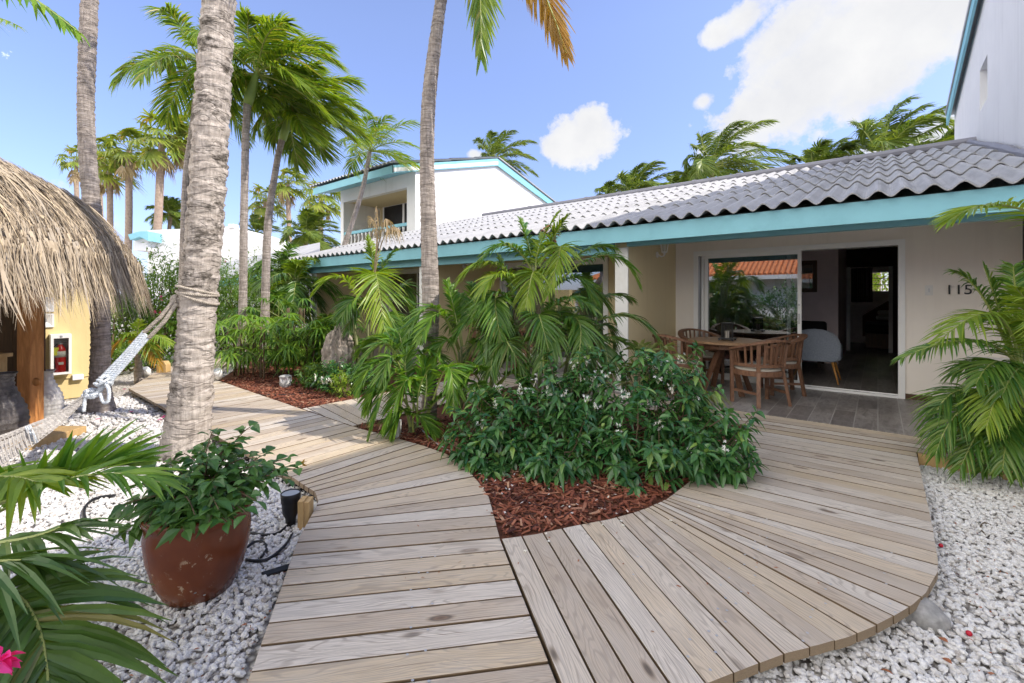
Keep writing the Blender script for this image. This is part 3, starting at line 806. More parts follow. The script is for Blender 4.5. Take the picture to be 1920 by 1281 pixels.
mb = MB(); mb.box((.28, YW-.012, .0), (X1, YW-.001, .075)); mb.build('skirting', M['dark_wood'], bung)

def sash(root, x0, x1, y, z1=2.06, z0=.035, w=.05):
    fr = MB()
    fr.box((x0, y, z0), (x0+w, y+.035, z1)); fr.box((x1-w, y, z0), (x1, y+.035, z1))
    fr.box((x0+w, y+.002, z0), (x1-w, y+.033, z0+.07)); fr.box((x0+w, y+.002, z1-.05), (x1-w, y+.033, z1))
    s = fr.build('sash', M['alu'], root)
    p = MB(); p.box((x0+w-.004, y+.014, z0+.066), (x1-w+.004, y+.021, z1-.046)); p.build('pane', M['glass'], s)
    return s
def sliding(x0, x1, opened):
    """outer frame and two sashes"""
    f = MB(); y = YW-.03
    f.box((x0, y, .03), (x0+.07, YW+.14, 2.09)); f.box((x1-.07, y, .004), (x1, YW+.14, 2.09)); f.box((x0, y-.002, 2.04), (x1, YW+.142, 2.115)); f.box((x0, y-.004, .004), (x1-.07, YW+.14, .034))
    f.box((x0+.07, YW+.045, .034), (x1-.07, YW+.055, .046))
    d = f.build('sliding_door', M['alu'], bung)
    if opened:
        sash(d, x0+.10, x0+.10+1.30, YW+.062, 2.04); s = sash(d, x0+.17, -.885, YW+.01, 2.04)
        h = MB(); h.box((-.925, YW-.006, .95), (-.905, YW+.011, 1.10)); h.build('handle', M['alu_grey'], s); h = MB(); h.box((-.927, YW-.004, 1.22), (-.903, YW+.011, 1.25)); h.build('lock', M['alu_grey'], s)
    else:
        sash(d, x0+.07, (x0+x1)/2+.03, YW+.062, 2.04); s = sash(d, (x0+x1)/2-.03, x1-.07, YW+.01, 2.04)
        h = MB(); h.box(((x0+x1)/2-.015, YW-.006, .95), ((x0+x1)/2+.005, YW+.011, 1.10)); h.build('handle', M['alu_grey'], s)
sliding(-2.43, .28, True); sliding(-6.73, -4.02, False); sliding(-11.03, -8.32, False)
# bedroom window at the far end
mb = MB()
mb.box((-.2, 17.02, 1.48), (-.16, 17.1, 2.1)); mb.box((.32, 17.02, 1.48), (.36, 17.1, 2.1)); mb.box((-.16, 17.02, 1.48), (.32, 17.1, 1.52)); mb.box((-.16, 17.02, 2.06), (.32, 17.1, 2.1))
for z in (1.70, 1.88): mb.box((-.16, 17.03, z), (.32, 17.07, z+.018))
mb.build('bedroom_window', M['white'], bung)
# house number
def lettering(txt, size, depth, mat, parent, mtx, name):
    cu = bpy.data.curves.new(name, 'FONT'); cu.body = txt; cu.size = size; cu.extrude = depth
    to = bpy.data.objects.new('t', cu); COL.objects.link(to); bpy.context.view_layer.update()
    me = bpy.data.meshes.new_from_object(to.evaluated_get(bpy.context.evaluated_depsgraph_get())); bpy.data.objects.remove(to)
    me.transform(mtx); org = ORG.get(parent.name, V((0, 0, 0))); me.transform(Matrix.Translation(-org))
    me.materials.clear(); me.materials.append(mat)
    o = bpy.data.objects.new(name, me); COL.objects.link(o); o.parent = parent; return o
hx = W(1770, 540, 5.9)
for k_, ch_ in enumerate('115'): lettering(ch_, .17, .008, M['dark'], bung, Matrix.Translation((.66+(0, .085, .17)[k_], YW-.012, 1.385)) @ Matrix.Rotation(PI/2, 4, 'X'), 'house_number_digit')
# light switch / bell plate
mb = MB(); mb.box((.475, YW-.012, 1.37), (.55, YW-.001, 1.50)); sw = mb.build('bell_plate', M['white'], None); tag(sw, 'small white bell plate on the grey wall by the house number', 'bell')
mb = MB(); mb.box((.505, YW-.016, 1.41), (.52, YW-.0125, 1.46)); mb.build('button', M['alu_grey'], sw)
# louvred cooler casing low on the wall
mb = MB(); mb.box((.86, 7.55, .10), (1.30, YW-.005, .62)); ac = mb.build('cooling_unit', M['alu'], None, bevel=.006); tag(ac, 'white louvred outdoor cooling unit behind the potted palms', 'cooler')
mb = MB()
for i in range(16): mb.box((.846, 7.58, .14+i*.028), (.859, 7.92, .152+i*.028))
mb.build('louvre_grille', M['dark'], ac)

# wall lantern
def wall_lamp(p, label):
    r = thing('wall_lamp', label, 'lamp', p, 'white lanterns on the porch partitions')
    mb = MB(); c = V(p)
    mb.lathe(c+V((0, 0, 0)), [(.01, -.001), (.05, 0), (.05, .012), (.02, .02)], 12)
    rot = Matrix.Translation(c) @ Matrix.Rotation(PI/2, 4, 'Y') @ Matrix.Translation(-c)
    mb.v = [tuple(rot @ V(v)) for v in mb.v]
    mb.tube([c+V((.015, 0, 0)), c+V((.07, 0, -.035)), c+V((.115, 0, -.02)), c+V((.12, 0, .03))], .012, 8)
    mb.build('bracket', M['white'], r, True)
    mb = MB(); q = c+V((.12, 0, .03))
    mb.lathe(q, [(.015, -.04), (.02, -.01), (.045, 0), (.045, .012)], 12)
    for i in range(6):
        a = i*PI/3; d = V((math.cos(a), math.sin(a), 0))
        mb.bar(q+d*.042+V((0, 0, .01)), q+d*.075+V((0, 0, .2)), .009, .009)
    mb.lathe(q, [(.08, .198), (.082, .21), (.05, .25), (.012, .275), (.008, .30)], 12)
    mb.build('cage', M['white'], r)
    mb = MB(); mb.lathe(q, [(.036, .012), (.062, .195)], 12); mb.build('glass_shade', M['clear'], r)
wall_lamp((-2.737, 7.08, 2.02), 'white glass lantern on the partition wall by the dining set')
wall_lamp((-7.037, 7.08, 2.02), 'white glass lantern on the partition wall behind the areca fronds')

# ------------------------------------------------------------------ things inside the open room
# grey tub chair
gch = thing('tub_chair', 'blue grey fabric tub chair just inside the open door', 'chair', (-.77, 8.82, 0))
def shell_chair(root):
    c = V((-.77, 8.82, 0))
    mb = MB()
    outl = [(-.30, .36), (-.35, .62), (-.24, .86), (.24, .86), (.35, .62), (.30, .36), (.22, .34), (-.22, .34)]
    K = 12; rings = []
    for lay, (off, sc_) in enumerate(((-.27, .94), (-.31, 1.), (-.30, 1.), (-.235, .97), (-.22, .9))):
        rings.append([mb.vert(c+V((x*sc_, off+.10*((abs(x)/.32)**2)*.9, .58+(z-.58)*sc_))) for x, z in outl])
    n = len(outl)
    for a, b in zip(rings, rings[1:]):
        for i in range(n): mb.face((a[i], a[(i+1) % n], b[(i+1) % n], b[i]))
    mb.face(rings[0][::-1]); mb.face(rings[-1])
    o = mb.build('backrest', M['grey_cloth'], root, True); s = o.modifiers.new('s', 'SUBSURF'); s.levels = s.render_levels = 2
    mb = MB(); mb.box(c+V((-.29, -.22, .33)), c+V((.29, .28, .47))); o = mb.build('seat', M['grey_cloth'], root, True, .05)
    for sx in (-1, 1):
        mb = MB(); mb.box(c+V((sx*.25, -.2, .36)), c+V((sx*.33, .25, .60))); mb.build('armrest', M['grey_cloth'], root, True, .03)
        for sy in (-1, 1):
            mb = MB(); mb.tube([c+V((sx*.22, sy*.2, .335)), c+V((sx*.30, sy*.27, .004))], [.019, .010], 8); mb.build('leg', M['beech'], root, True)
shell_chair(gch)
so = thing('sofa', 'black upholstered sofa against the pink room wall', 'sofa', (-1.35, 10.75, 0))
mb = MB(); mb.box((-2.3, 10.35, .18), (-.80, 11.05, .42)); mb.build('seat', M['black_cloth'], so, False, .04)
mb = MB(); mb.box((-2.3, 10.95, .42), (-.80, 11.16, .86)); mb.build('backrest', M['black_cloth'], so, False, .05)
for x in (-2.25, -.9):
    for y in (10.4, 11.0): mb = MB(); mb.box((x, y, 0), (x+.06, y+.06, .18)); mb.build('leg', M['dark_wood'], so)
mi = thing('mirror', 'black framed mirror on the pink living room wall', 'mirror', (-1.12, 11.2, 1.35))
def mirror_mat():
    m, nt, b = newmat('mirror_glass'); b.inputs['Metallic'].default_value = 1; b.inputs['Roughness'].default_value = .01; b.inputs['Base Color'].default_value = (.8, .8, .8, 1); return m
M['mirror'] = mirror_mat()
mb = MB(); mb.box((-1.65, 11.18, 1.53), (-1.05, 11.188, 2.02)); mb.build('mirror_glass', M['mirror'], mi)
mb = MB()
for a, b in (((-1.73, 11.165, 1.45), (-.97, 11.197, 1.53)), ((-1.73, 11.165, 2.02), (-.97, 11.197, 2.10)), ((-1.73, 11.165, 1.53), (-1.65, 11.197, 2.02)), ((-1.05, 11.165, 1.53), (-.97, 11.197, 2.02))): mb.box(a, b)
mb.build('frame', M['dark_wood'], mi)
bd = thing('bed', 'bed with dark cover and pale pillows seen through the inner doorway', 'bed', (.45, 15.6, 0))
mb = MB(); mb.box((-.25, 14.75, .05), (1.25, 16.8, .42)); mb.build('base', M['dark_wood'], bd)
mb = MB(); mb.box((-.27, 14.72, .42), (1.25, 16.6, .66)); mb.build('bedspread', M['black_cloth'], bd, False, .06)
mb = MB(); mb.prism([(-.35, 16.88, .2), (1.3, 16.88, .2), (1.3, 16.88, 1.33), (.35, 16.88, 1.33), (-.35, 16.88, .8)], (0, 0, 0), (0, .07, 0)); mb.build('headboard', M['headboard'], bd)
for z, dx in ((.70, 0), (.84, .03)):
    mb = MB(); mb.box((-.05+dx, 16.3, z), (.45+dx, 16.78, z+.13)); mb.build('pillow', M['linen'], bd, True, .06)
mb = MB(); mb.box((.38, 16.25, .70), (.85, 16.7, 1.04)); mb.build('cushion', M['black_cloth'], bd, True, .06)
cu = MB()
for i in range(10):
    x = -.62+i*.05
    cu.prism([(x, 16.93, 1.20), (x+.048, 16.93+(.03 if i % 2 else -.03), 1.2), (x+.048, 16.93+(.03 if i % 2 else -.03), 2.2), (x, 16.93, 2.2)], (0, 0, 0), (0, .02, 0))
o = cu.build('curtain', M['curtain']); tag(recenter(o), 'dark brown curtain tied beside the bedroom window', 'curtain')

# ================================================================== TEAK DINING SET
tb = thing('dining_table', 'round worn teak garden table set with a lantern', 'table', (-1.68, 6.97, .004))
mb = MB(); c = V((-1.68, 6.97, .004))
mb.lathe(c, [(.50, .70), (.515, .705), (.515, .728), (.505, .735)], 40); mb.build('tabletop', M['teak_top'], tb)
mb = MB(); mb.lathe(c, [(.40, .63), (.40, .70)], 24); mb.build('apron', M['teak'], tb)
for i in range(4):
    a = PI/4+i*PI/2; d = V((math.cos(a), math.sin(a), 0))
    mb = MB(); mb.bar(c+d*.10+V((0, 0, .66)), c+d*.36, .06, .045); mb.build('leg', M['teak'], tb)
lt = thing('lantern', 'small black metal lantern standing on the teak table', 'lantern', tuple(c+V((.02, -.05, .735))))
q = c+V((.02, -.05, .735))
mb = MB(); mb.box(q+V((-.10, -.10, .02)), q+V((.10, .10, .035)))
for sx in (-1, 1):
    for sy in (-1, 1): mb.lathe(q+V((sx*.085, sy*.085, 0)), [(.012, 0), (.016, .01), (.012, .02)], 8)
mb.build('base', M['dark_metal'], lt)
mb = MB()
for i in range(20):
    a = i*PI/10; d = V((math.cos(a)*.075, math.sin(a)*.075, 0)); mb.tube([q+d+V((0, 0, .035)), q+d+V((0, 0, .235))], .0035, 5)
mb.lathe(q, [(.08, .233), (.08, .245), (.05, .25)], 16); mb.tube([q+V((-.05, 0, .25)), q+V((-.04, 0, .30)), q+V((.04, 0, .30)), q+V((.05, 0, .25))], .004, 5)
mb.build('cage', M['dark_metal'], lt)
mb = MB(); mb.lathe(q, [(.03, .035), (.03, .13), (.01, .132)], 12); mb.build('candle', M['cushion'], lt)
def barrel_chair():
    r = thing('barrel_chair', 'x', 'chair', (0, 0, 0), 'teak barrel chairs round the table')
    # faces +x ; curved top rail from arm to arm round the back
    def arc(a, rx, ry): return V((rx*math.cos(a), ry*math.sin(a), 0))
    A0 = 62
    mb = MB(); pts = []
    n = 22
    secs = []
    for i in range(n+1):
        a = dr(A0+(360-2*A0)*i/n); back = (1-math.cos(a))/2
        z = .66+.155*back**1.6
        ce = arc(a, .30, .295)*(1+.10*back)+V((0, 0, z)); o_ = arc(a, 1, 1)
        w = .030+.012*back
        secs.append([mb.vert(ce+o_*s*w+V((0, 0, t))) for s, t in ((-1, -.014), (1, -.014), (1, .014), (-1, .014))])
    for s0_, s1_ in zip(secs, secs[1:]):
        for j in range(4): mb.face((s0_[j], s0_[(j+1) % 4], s1_[(j+1) % 4], s1_[j]))
    mb.face(secs[0][::-1]); mb.face(secs[-1])
    mb.build('top_rail', M['teak'], r)
    for zz, nm, w, h, rr in ((.40, 'seat_rail', .018, .032, .275), (.50, 'lower_back_rail', .013, .020, .285)):
        mb = MB(); secs = []
        a0 = A0-15 if nm == 'seat_rail' else A0
        for i in range(n+1):
            a = dr(a0+(360-2*a0)*i/n); ce = arc(a, rr, rr)+V((0, 0, zz)); o_ = arc(a, 1, 1)
            secs.append([mb.vert(ce+o_*s*w+V((0, 0, t))) for s, t in ((-1, -h), (1, -h), (1, h), (-1, h))])
        for s0_, s1_ in zip(secs, secs[1:]):
            for j in range(4): mb.face((s0_[j], s0_[(j+1) % 4], s1_[(j+1) % 4], s1_[j]))
        mb.face(secs[0][::-1]); mb.face(secs[-1])
        if nm == 'seat_rail': mb.bar(arc(dr(a0), rr, rr)+V((0, 0, zz)), arc(dr(-a0), rr, rr)+V((0, 0, zz)), .03, .06)
        mb.build(nm, M['teak'], r)
    def rail_z(a): return .655+.155*((1-math.cos(a))/2)**1.6
    def top(a): b = (1-math.cos(a))/2; return arc(a, .30, .295)*(1+.10*b)+V((0, 0, rail_z(a)))
    for i in range(11):
        a = dr(112+136*i/10)
        mb = MB(); mb.bar(arc(a, .285, .285)+V((0, 0, .5)), top(a), .026, .011, up=arc(a, 1, 1)); mb.build('slat', M['teak'], r)
    for s in (-1, 1):
        for k in (0, 1, 2):
            a = s*dr(74+9*k)
            mb = MB(); mb.bar(arc(a, .285, .285)+V((0, 0, .5)), top(a), .016, .011, up=arc(a, 1, 1)); mb.build('slat', M['teak'], r)
        a = s*dr(A0+2); mb = MB(); mb.bar(arc(a, .30, .30), top(a), .045, .04, up=arc(a, 1, 1)); mb.build('front_leg', M['teak'], r)
        a = s*dr(140); mb = MB()
        mb.bar(arc(a, .36, .36), arc(a, .285, .285)+V((0, 0, .42)), .045, .035, up=arc(a, 1, 1)); mb.bar(arc(a, .285, .285)+V((0, 0, .42)), top(a)+V((0, 0, -.01)), .045, .035, up=arc(a, 1, 1)); mb.build('back_leg', M['teak'], r)
        mb = MB(); mb.bar(arc(s*dr(A0), .30, .30)+V((0, 0, .16)), arc(s*dr(140), .33, .33)+V((0, 0, .16)), .02, .03); mb.build('stretcher', M['teak'], r)
    mb = MB(); mb.lathe((0, 0, 0), [(.22, .41), (.262, .425), (.268, .445), (.25, .468), (.15, .475)], 28); mb.build('cushion', M['cushion'], r, True)
    return r
ch0 = barrel_chair()
chs = [((-1.20, 6.50), 'teak barrel chair at the table nearest the deck, back to the boards'), ((-1.12, 7.38), 'teak barrel chair beside the white sash of the sliding door'),
       ((-2.16, 7.46), 'teak barrel chair behind the table against the glass'), ((-2.20, 6.52), 'teak barrel chair in front of the yellow partition wall')]
for i, ((x, y), lb) in enumerate(chs):
    o = ch0 if i == 0 else copy_tree(ch0)
    o.location = (x, y, .004); o.rotation_euler = (0, 0, math.atan2(6.97-y, -1.68-x)+(.12, -.2, .1, .35)[i]); o['label'] = lb
# one more teak set on the middle terrace, only its edges show
t2 = thing('dining_table', 'teak table on the middle terrace half hidden by palms', 'table', (-5.4, 6.95, .004)); c2 = V((-5.4, 6.95, .004))
mb = MB(); mb.lathe(c2, [(.50, .70), (.515, .728), (.505, .735)], 32); mb.build('tabletop', M['teak_top'], t2)
mb = MB(); mb.lathe(c2, [(.24, 0), (.05, .06), (.05, .6), (.3, .7)], 16); mb.build('pedestal', M['teak'], t2)
for (x, y, lb) in ((-4.85, 6.6, 'teak barrel chair on the middle terrace behind the tall areca'), (-6.0, 6.6, 'teak barrel chair on the middle terrace right of the slim grey palm')):
    o = copy_tree(ch0); o.location = (x, y, .004); o.rotation_euler = (0, 0, math.atan2(6.95-y, -5.4-x)); o['label'] = lb

# ================================================================== TWO STOREY VILLA, TALL HOUSE, HOUSES BEYOND
vil = thing('villa', 'white two storey villa with blue eaves and a balustraded balcony', 'house', (-13.5, 13, 0))
XL, XR, YF, YB = -15.75, -11.4, 9.3, 17.1
mb = MB(); prof = [(YF, 0), (YB, 0), (YB, 5.52), (13.2, 6.56), (YF, 5.48)]
mb.prism([(XR, y, z) for y, z in prof], (-.2, 0, 0), (0, 0, 0)); mb.build('gable_wall', M['white_wall'], vil)
mb = MB(); mb.prism([(XL, y, z) for y, z in prof], (0, 0, 0), (.2, 0, 0)); mb.build('gable_wall', M['white_wall'], vil)
mb = MB(); mb.box((XL+.2, YF, 0), (XR-.2, YF+.2, 2.95)); mb.box((XL+.2, YF, 4.88), (XR-.2, YF+.2, 5.47)); mb.box((XR-.42, YF, 2.95), (XR-.2, YF+.2, 4.88)); mb.build('front_wall', M['white_wall'], vil)
mb = MB(); mb.box((XL+.2, YF+.2, 2.85), (XR-.2, 11, 2.95)); mb.box((XL+.2, 10.9, 2.95), (XR-.2, 11.05, 5.7)); mb.box((XL+.2, YF+.2, 4.9), (XR-.2, 10.9, 5.0)); mb.build('loggia', M['tan_wall'], vil)
mb = MB(); mb.box((XL+.2, YB-.2, 0), (XR-.2, YB, 5.4)); mb.build('rear_wall', M['white_wall'], vil)
mb = MB(); mb.box((XL+.2, YF+.03, 3.66), (XR-.42, YF+.17, 3.76)); mb.build('balcony_rail', M['teal'], vil)
bal = MB(); bal.lathe((0, 0, 0), [(.05, 0), (.05, .05), (.032, .07), (.062, .22), (.058, .30), (.03, .48), (.03, .60), (.05, .64), (.05, .71)], 10)
b0 = bal.build('baluster', M['white'], None, True)
for i in range(17):
    o = b0 if i == 0 else b0.copy()
    if i: COL.objects.link(o)
    o.parent = vil; o.location = V((XL+.35+i*.235, YF+.1, 2.95))-ORG[vil.name]
mb = MB(); mb.box((-15.32, 10.86, 2.95), (-13.0, 10.9, 4.98)); d2 = mb.build('balcony_door', M['alu'], vil)
mb = MB(); mb.box((-15.2, 10.845, 3.0), (-14.0, 10.862, 4.88)); mb.box((-13.92, 10.845, 3.0), (-13.1, 10.862, 4.88)); mb.build('pane', M['dark'], d2)
mb = MB()
for a, b in (((-14.03, 10.83, 3.0), (-13.92, 10.86, 4.88)), ((-13.66, 10.83, 3.0), (-13.6, 10.86, 4.88))): mb.box(a, b)
mb.build('sash', M['alu'], d2)
mb = MB()
corrugated(mb, -16.2, -11.25, 8.3, 13.2, 5.36, 6.68, (0, .25, .5, .75, 1), .197, .03, 8)
mb.prism([(-16.2, 13.2, 6.68), (-11.25, 13.2, 6.68), (-11.25, 18.1, 5.36), (-16.2, 18.1, 5.36)], (0, 0, -.02), (0, 0, .02)); mb.build('roof', M['roof'], vil)
mb = MB(); s_ = (6.66-5.30)/4.9
mb.box((-16.0, 8.36, 5.06), (-11.30, 8.40, 5.29))
for (ya, za, yb, zb) in ((8.36, 5.29, 13.2, 6.63), (18.0, 5.33, 13.2, 6.63)):
    mb.prism([(-11.30, ya, za), (-11.30, yb, zb), (-11.30, yb, zb-.27), (-11.30, ya, za-.23)], (-.04, 0, 0), (0, 0, 0))
mb.prism([(-11.34, 8.4, 5.08), (-11.34, 9.29, 5.33), (-16, 9.29, 5.33), (-16, 8.4, 5.08)], (0, 0, 0), (0, 0, .02))
mb.build('fascia', M['teal'], vil)
mb = MB(); mb.box((-11.325, 9.1, 5.44), (-11.295, 9.4, 5.45)); 
mb.prism([(-11.30, 8.4, 5.10), (-11.30, 13.2, 6.40), (-11.30, 13.2, 6.52), (-11.30, 8.4, 5.22)], (0, 0, 0), (.012, 0, 0)); mb.build('verge_board', M['white'], vil)

tall = thing('tall_house', 'tall white rendered house with blue trimmed gable and one small window', 'house', (3.6, 8, 0))
mb = MB()
XW = 1.36
def zr_(y): return 5.55+.22*(14.4-y) if y > 8.6 else 5.55+.22*(14.4-8.6)-.22*(8.6-y)
yw0, yw1 = 10.35, 10.75
win = None
# wall in four pieces round the window opening
def wpoly(y0, y1, z0, z1top=None):
    pts = [(y0, z0), (y1, z0)]
    top = [(y1, zr_(y1)), (y0, zr_(y0))] if z1top is None else [(y1, z1top), (y0, z1top)]
    mb.prism([(XW, y, z) for y, z in pts+top], (0, 0, 0), (.28, 0, 0))
wz0, wz1, wy0, wy1 = 4.52, 5.22, 10.4, 11.1
wpoly(wy1, 14.4, 0); wpoly(8.6, wy0, 0); wpoly(wy0, wy1, 0, wz0); wpoly(6.4, 8.6, 0)
mb.prism([(XW, wy0, wz1), (XW, wy1, wz1), (XW, wy1, zr_(wy1)), (XW, wy0, zr_(wy0))], (0, 0, 0), (.28, 0, 0))
mb.box((XW+.28, 14.2, 0), (7, 14.4, 5.5)); mb.box((XW+.28, 6.4, 0), (7, 6.6, 6.2)); mb.box((6.8, 6.6, 0), (7, 14.2, 5.5))
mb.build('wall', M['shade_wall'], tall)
mb = MB(); mb.box((XW+.16, wy0, wz0), (XW+.2, wy1, wz1)); wn = mb.build('window', M['alu'], tall)
mb = MB(); mb.box((XW+.15, wy0+.06, wz0+.06), (XW+.158, wy1-.06, wz1-.06)); mb.build('pane', M['glass'], wn)
mb = MB()
for y0, y1 in ((14.6, 8.6), (6.2, 8.6)):
    mb.prism([(XW-.14, y0, zr_(y0)+.06), (XW-.14, y1, zr_(y1)+.06), (7.2, y1, zr_(y1)+.06), (7.2, y0, zr_(y0)+.06)], (0, 0, 0), (0, 0, .09))
mb.build('roof', M['roof'], tall)
mb = MB()
for y0, y1 in ((14.6, 8.6), (6.2, 8.6)):
    mb.prism([(XW-.12, y0, zr_(y0)-.16), (XW-.12, y1, zr_(y1)-.16), (XW-.12, y1, zr_(y1)+.055), (XW-.12, y0, zr_(y0)+.055)], (0, 0, 0), (.04, 0, 0))
mb.build('fascia', M['teal'], tall)
# flashing where the low roof meets the tall wall
mb = MB()
pts = [V((X1-.05, YE+.1+i*.45, roof_z(YE+.1+i*.45)+.05+R.uniform(-.012, .012))) for i in range(14)]
mb.tube(pts, [.055+R.uniform(-.012, .012) for _ in pts], 7); mb.build('flashing', M['ridge'], bung)
# unseen block added out of the frame to throw shade over the round deck
blocker = thing('shade_blocker', 'unseen white block added to shade the round deck', 'house', (4.5, 3, 0))
mb = MB(); mb.box((3.0, -1.2, 0), (7, 6.1, 6.3)); mb.build('wall', M['shade_wall'], blocker)
mb = MB(); mb.prism([(2.8, -1.4, 6.31), (7.2, -1.4, 6.31), (7.2, -1.4, 6.9), (5, -1.4, 7.6), (2.8, -1.4, 6.5)], (0, 0, 0), (0, 7.6, 0)); mb.build('roof', M['roof'], blocker)

# white gabled house far left and a low roof beside it
fh = thing('gabled_house', 'white gabled house far beyond the hedge with small chimney', 'house', W(390, 480, 27))
def far_poly(mb, pxs, D, thick, m=None):
    pts = [W(x, y, D) for x, y in pxs]; n = W(960, HZ, 1)-V((0, 0, CH)); n.z = 0; n.normalize()
    mb.prism(pts, (0, 0, 0), n*thick, m)
mb = MB(); far_poly(mb, [(277, 432), (415, 426), (432, 424), (500, 452), (500, 575), (277, 575)], 27, 6); mb.build('wall', M['white_wall'], fh)
mb = MB(); far_poly(mb, [(428, 420), (438, 420), (438, 427), (428, 427)], 26.9, .5); mb.build('chimney', M['white_wall'], fh)
mb = MB(); far_poly(mb, [(240, 440), (262, 434), (278, 434), (278, 452), (262, 444), (244, 450)], 26, 3); mb.build('eave', M['teal'], fh)
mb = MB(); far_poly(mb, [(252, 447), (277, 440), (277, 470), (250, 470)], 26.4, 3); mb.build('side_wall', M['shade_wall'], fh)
lo = thing('low_house', 'low white house with sloping grey roof behind the palms', 'house', W(480, 500, 20))
mb = MB()
a_, b_, c_, d_ = W(408, 497, 21), W(600, 458, 21), W(600, 497, 17.5), W(408, 526, 17.5)
mb.prism([a_, b_, c_, d_], (0, 0, 0), (0, 0, .08)); mb.build('roof', M['roof'], lo)
mb = MB(); n_ = W(960, HZ, 1)-V((0, 0, CH))
mb.prism([d_, c_, c_-V((0, 0, .26)), d_-V((0, 0, .26))], n_*.02, n_*.06); mb.build('fascia', M['teal'], lo)
mb = MB(); mb.prism([W(400, 530, 18.4), W(610, 500, 18.4), W(610, 620, 18.4), W(400, 620, 18.4)], (0, 0, 0), n_*2.2); mb.build('wall', M['white_wall'], lo)

# orange roofed bungalow and hedge across the garden (seen in the door glass)
ob = thing('orange_roof_house', 'bungalow with orange clay tile hip roof across the garden', 'house', (-6, -9, 0))
mb = MB(); mb.box((-12, -12.5, -.1), (-1.2, -6.8, 2.3)); mb.build('wall', M['white_wall'], ob)
mb = MB()
e = [V((-12.6, -13.1, 2.3)), V((-.6, -13.1, 2.3)), V((-.6, -6.2, 2.3)), V((-12.6, -6.2, 2.3))]; r0, r1 = V((-9.3, -9.6, 3.9)), V((-3.9, -9.6, 3.9))
for q in ((e[3], e[2], r1, r0), (e[1], e[0], r0, r1)): mb.poly(q)
for q in ((e[2], e[1], r1), (e[0], e[3], r0)): mb.poly(q)
for i in range(60):     # rows of barrel tiles on the slope that faces the houses
    x = -12.4+i*.2; t0 = 0; top = min(1., max(.05, min((x+12.6)/3.3, (-.6-x)/3.3)))
    p0 = V((x, -6.2, 2.33)); p1 = V((x, -6.2-3.4*top, 2.33+1.6*top))
    mb.tube([p0, p1], .07, 6)
mb.tube([r0, r1], .12, 6); mb.tube([r1, e[2]], .12, 6); mb.tube([r0, e[3]], .12, 6)
mb.build('roof', M['orange_roof'], ob)
mb = MB(); mb.box((-12.6, -6.22, 2.12), (-.6, -6.16, 2.3)); mb.build('fascia', M['white'], ob)

# ================================================================== THATCHED HUT, YELLOW BUILDING AND WHAT STANDS THERE
def WL(D, lat, z): return V((-SA*D+CA*lat, CA*D+SA*lat, z))
hut = thing('thatched_hut', 'thatched palm leaf hut with thick red brown wooden post', 'hut', (-6.9, -.8, 0))
HC = V((-6.85, -.80, 0))
hp = [(2.18, 1.56), (2.19, 1.66), (2.12, 1.82), (1.93, 2.06), (1.72, 2.31), (1.16, 2.64), (.5, 2.98), (0, 3.12)]
def hut_z(r):
    for (r0, z0), (r1, z1) in zip(hp[1:], hp[2:]):
        if r1 <= r <= r0: return z1+(z0-z1)*(r-r1)/(r0-r1)
    return 1.6
mb = MB(); mb.lathe(HC, [(2.02, 1.58), (2.13, 1.66)]+[(r*.985, z-.05) for r, z in hp[2:-1]]+[(.02, 3.06)], 48); mb.build('thatch_base', M['thatch_core'], hut, True)
mb = MB(); rnd = random.Random(11)
cdir = math.atan2(-HC.y, -HC.x)            # towards the camera
def straw(r, a, L, lift, z=None, hang=False, w=None):
    c, s = math.cos(a), math.sin(a); o = V((c, s, 0)); tg = V((-s, c, 0))
    p = HC+o*r+V((0, 0, (hut_z(r) if z is None else z)+lift))
    sl = 1.0 if r < 1.75 else 1.0+(r-1.75)*5.5
    if hang: d = (o*rnd.uniform(-.05, .22)+V((0, 0, -1))+tg*rnd.gauss(0, .12)).normalized()
    else: d = (o+V((0, 0, -sl))*rnd.uniform(.85, 1.08)+tg*rnd.gauss(0, .30)+V((0, 0, rnd.uniform(0, .18)))).normalized()
    wv = (tg+o*rnd.uniform(-.6, .6)).normalized()
    w = w or rnd.uniform(.003, .011); q = rnd.gauss(0, .12)
    prev = None
    for i in range(4):
        t = i/3; x = p+d*(L*t)+V((0, 0, -L*.20*t*t))+tg*(q*L*t*t)
        h = w*(1, .9, .6, .12)[i]/2
        cur = (mb.vert(x-wv*h), mb.vert(x+wv*h))
        if prev: mb.face((prev[0], prev[1], cur[1], cur[0]))
        prev = cur
for i in range(27000):
    a = cdir+rnd.uniform(-1.35, 1.35); r = 2.25*math.sqrt(rnd.uniform(.12, 1.))
    straw(min(r, 2.16), a, rnd.uniform(.22, .55), rnd.uniform(-.03, .06))
for i in range(19000):
    a = cdir+rnd.uniform(-1.3, 1.3); zz = rnd.uniform(1.67, 1.98)
    rr_ = 2.19 if zz < 1.66 else 2.19-(zz-1.66)*.72
    straw(rr_+rnd.uniform(-.12, .05), a, rnd.uniform(.12, .32)*(1 if rnd.random() < .88 else 1.4), 0, zz+.03, True)
for i in range(700):
    a = cdir+rnd.uniform(-1.3, 1.3); straw(rnd.uniform(1.6, 2.2), a, rnd.uniform(.3, .6), .06, w=rnd.uniform(.012, .028))
mb.build('thatch', M['thatch'], hut)
pc = WL(4.85, -5.13, 0)
rotp = dr(38)
def pbox(mb, c, hx_, hy_, z0, z1):
    ax = V((math.cos(rotp), math.sin(rotp), 0)); ay = V((-ax.y, ax.x, 0))
    mb.obox(c+V((0, 0, (z0+z1)/2)), ax*hx_, ay*hy_, V((0, 0, (z1-z0)/2)))
mb = MB(); pbox(mb, pc, .072, .072, -.1, 2.1); mb.build('post', M['post_wood'], hut, bevel=.008)
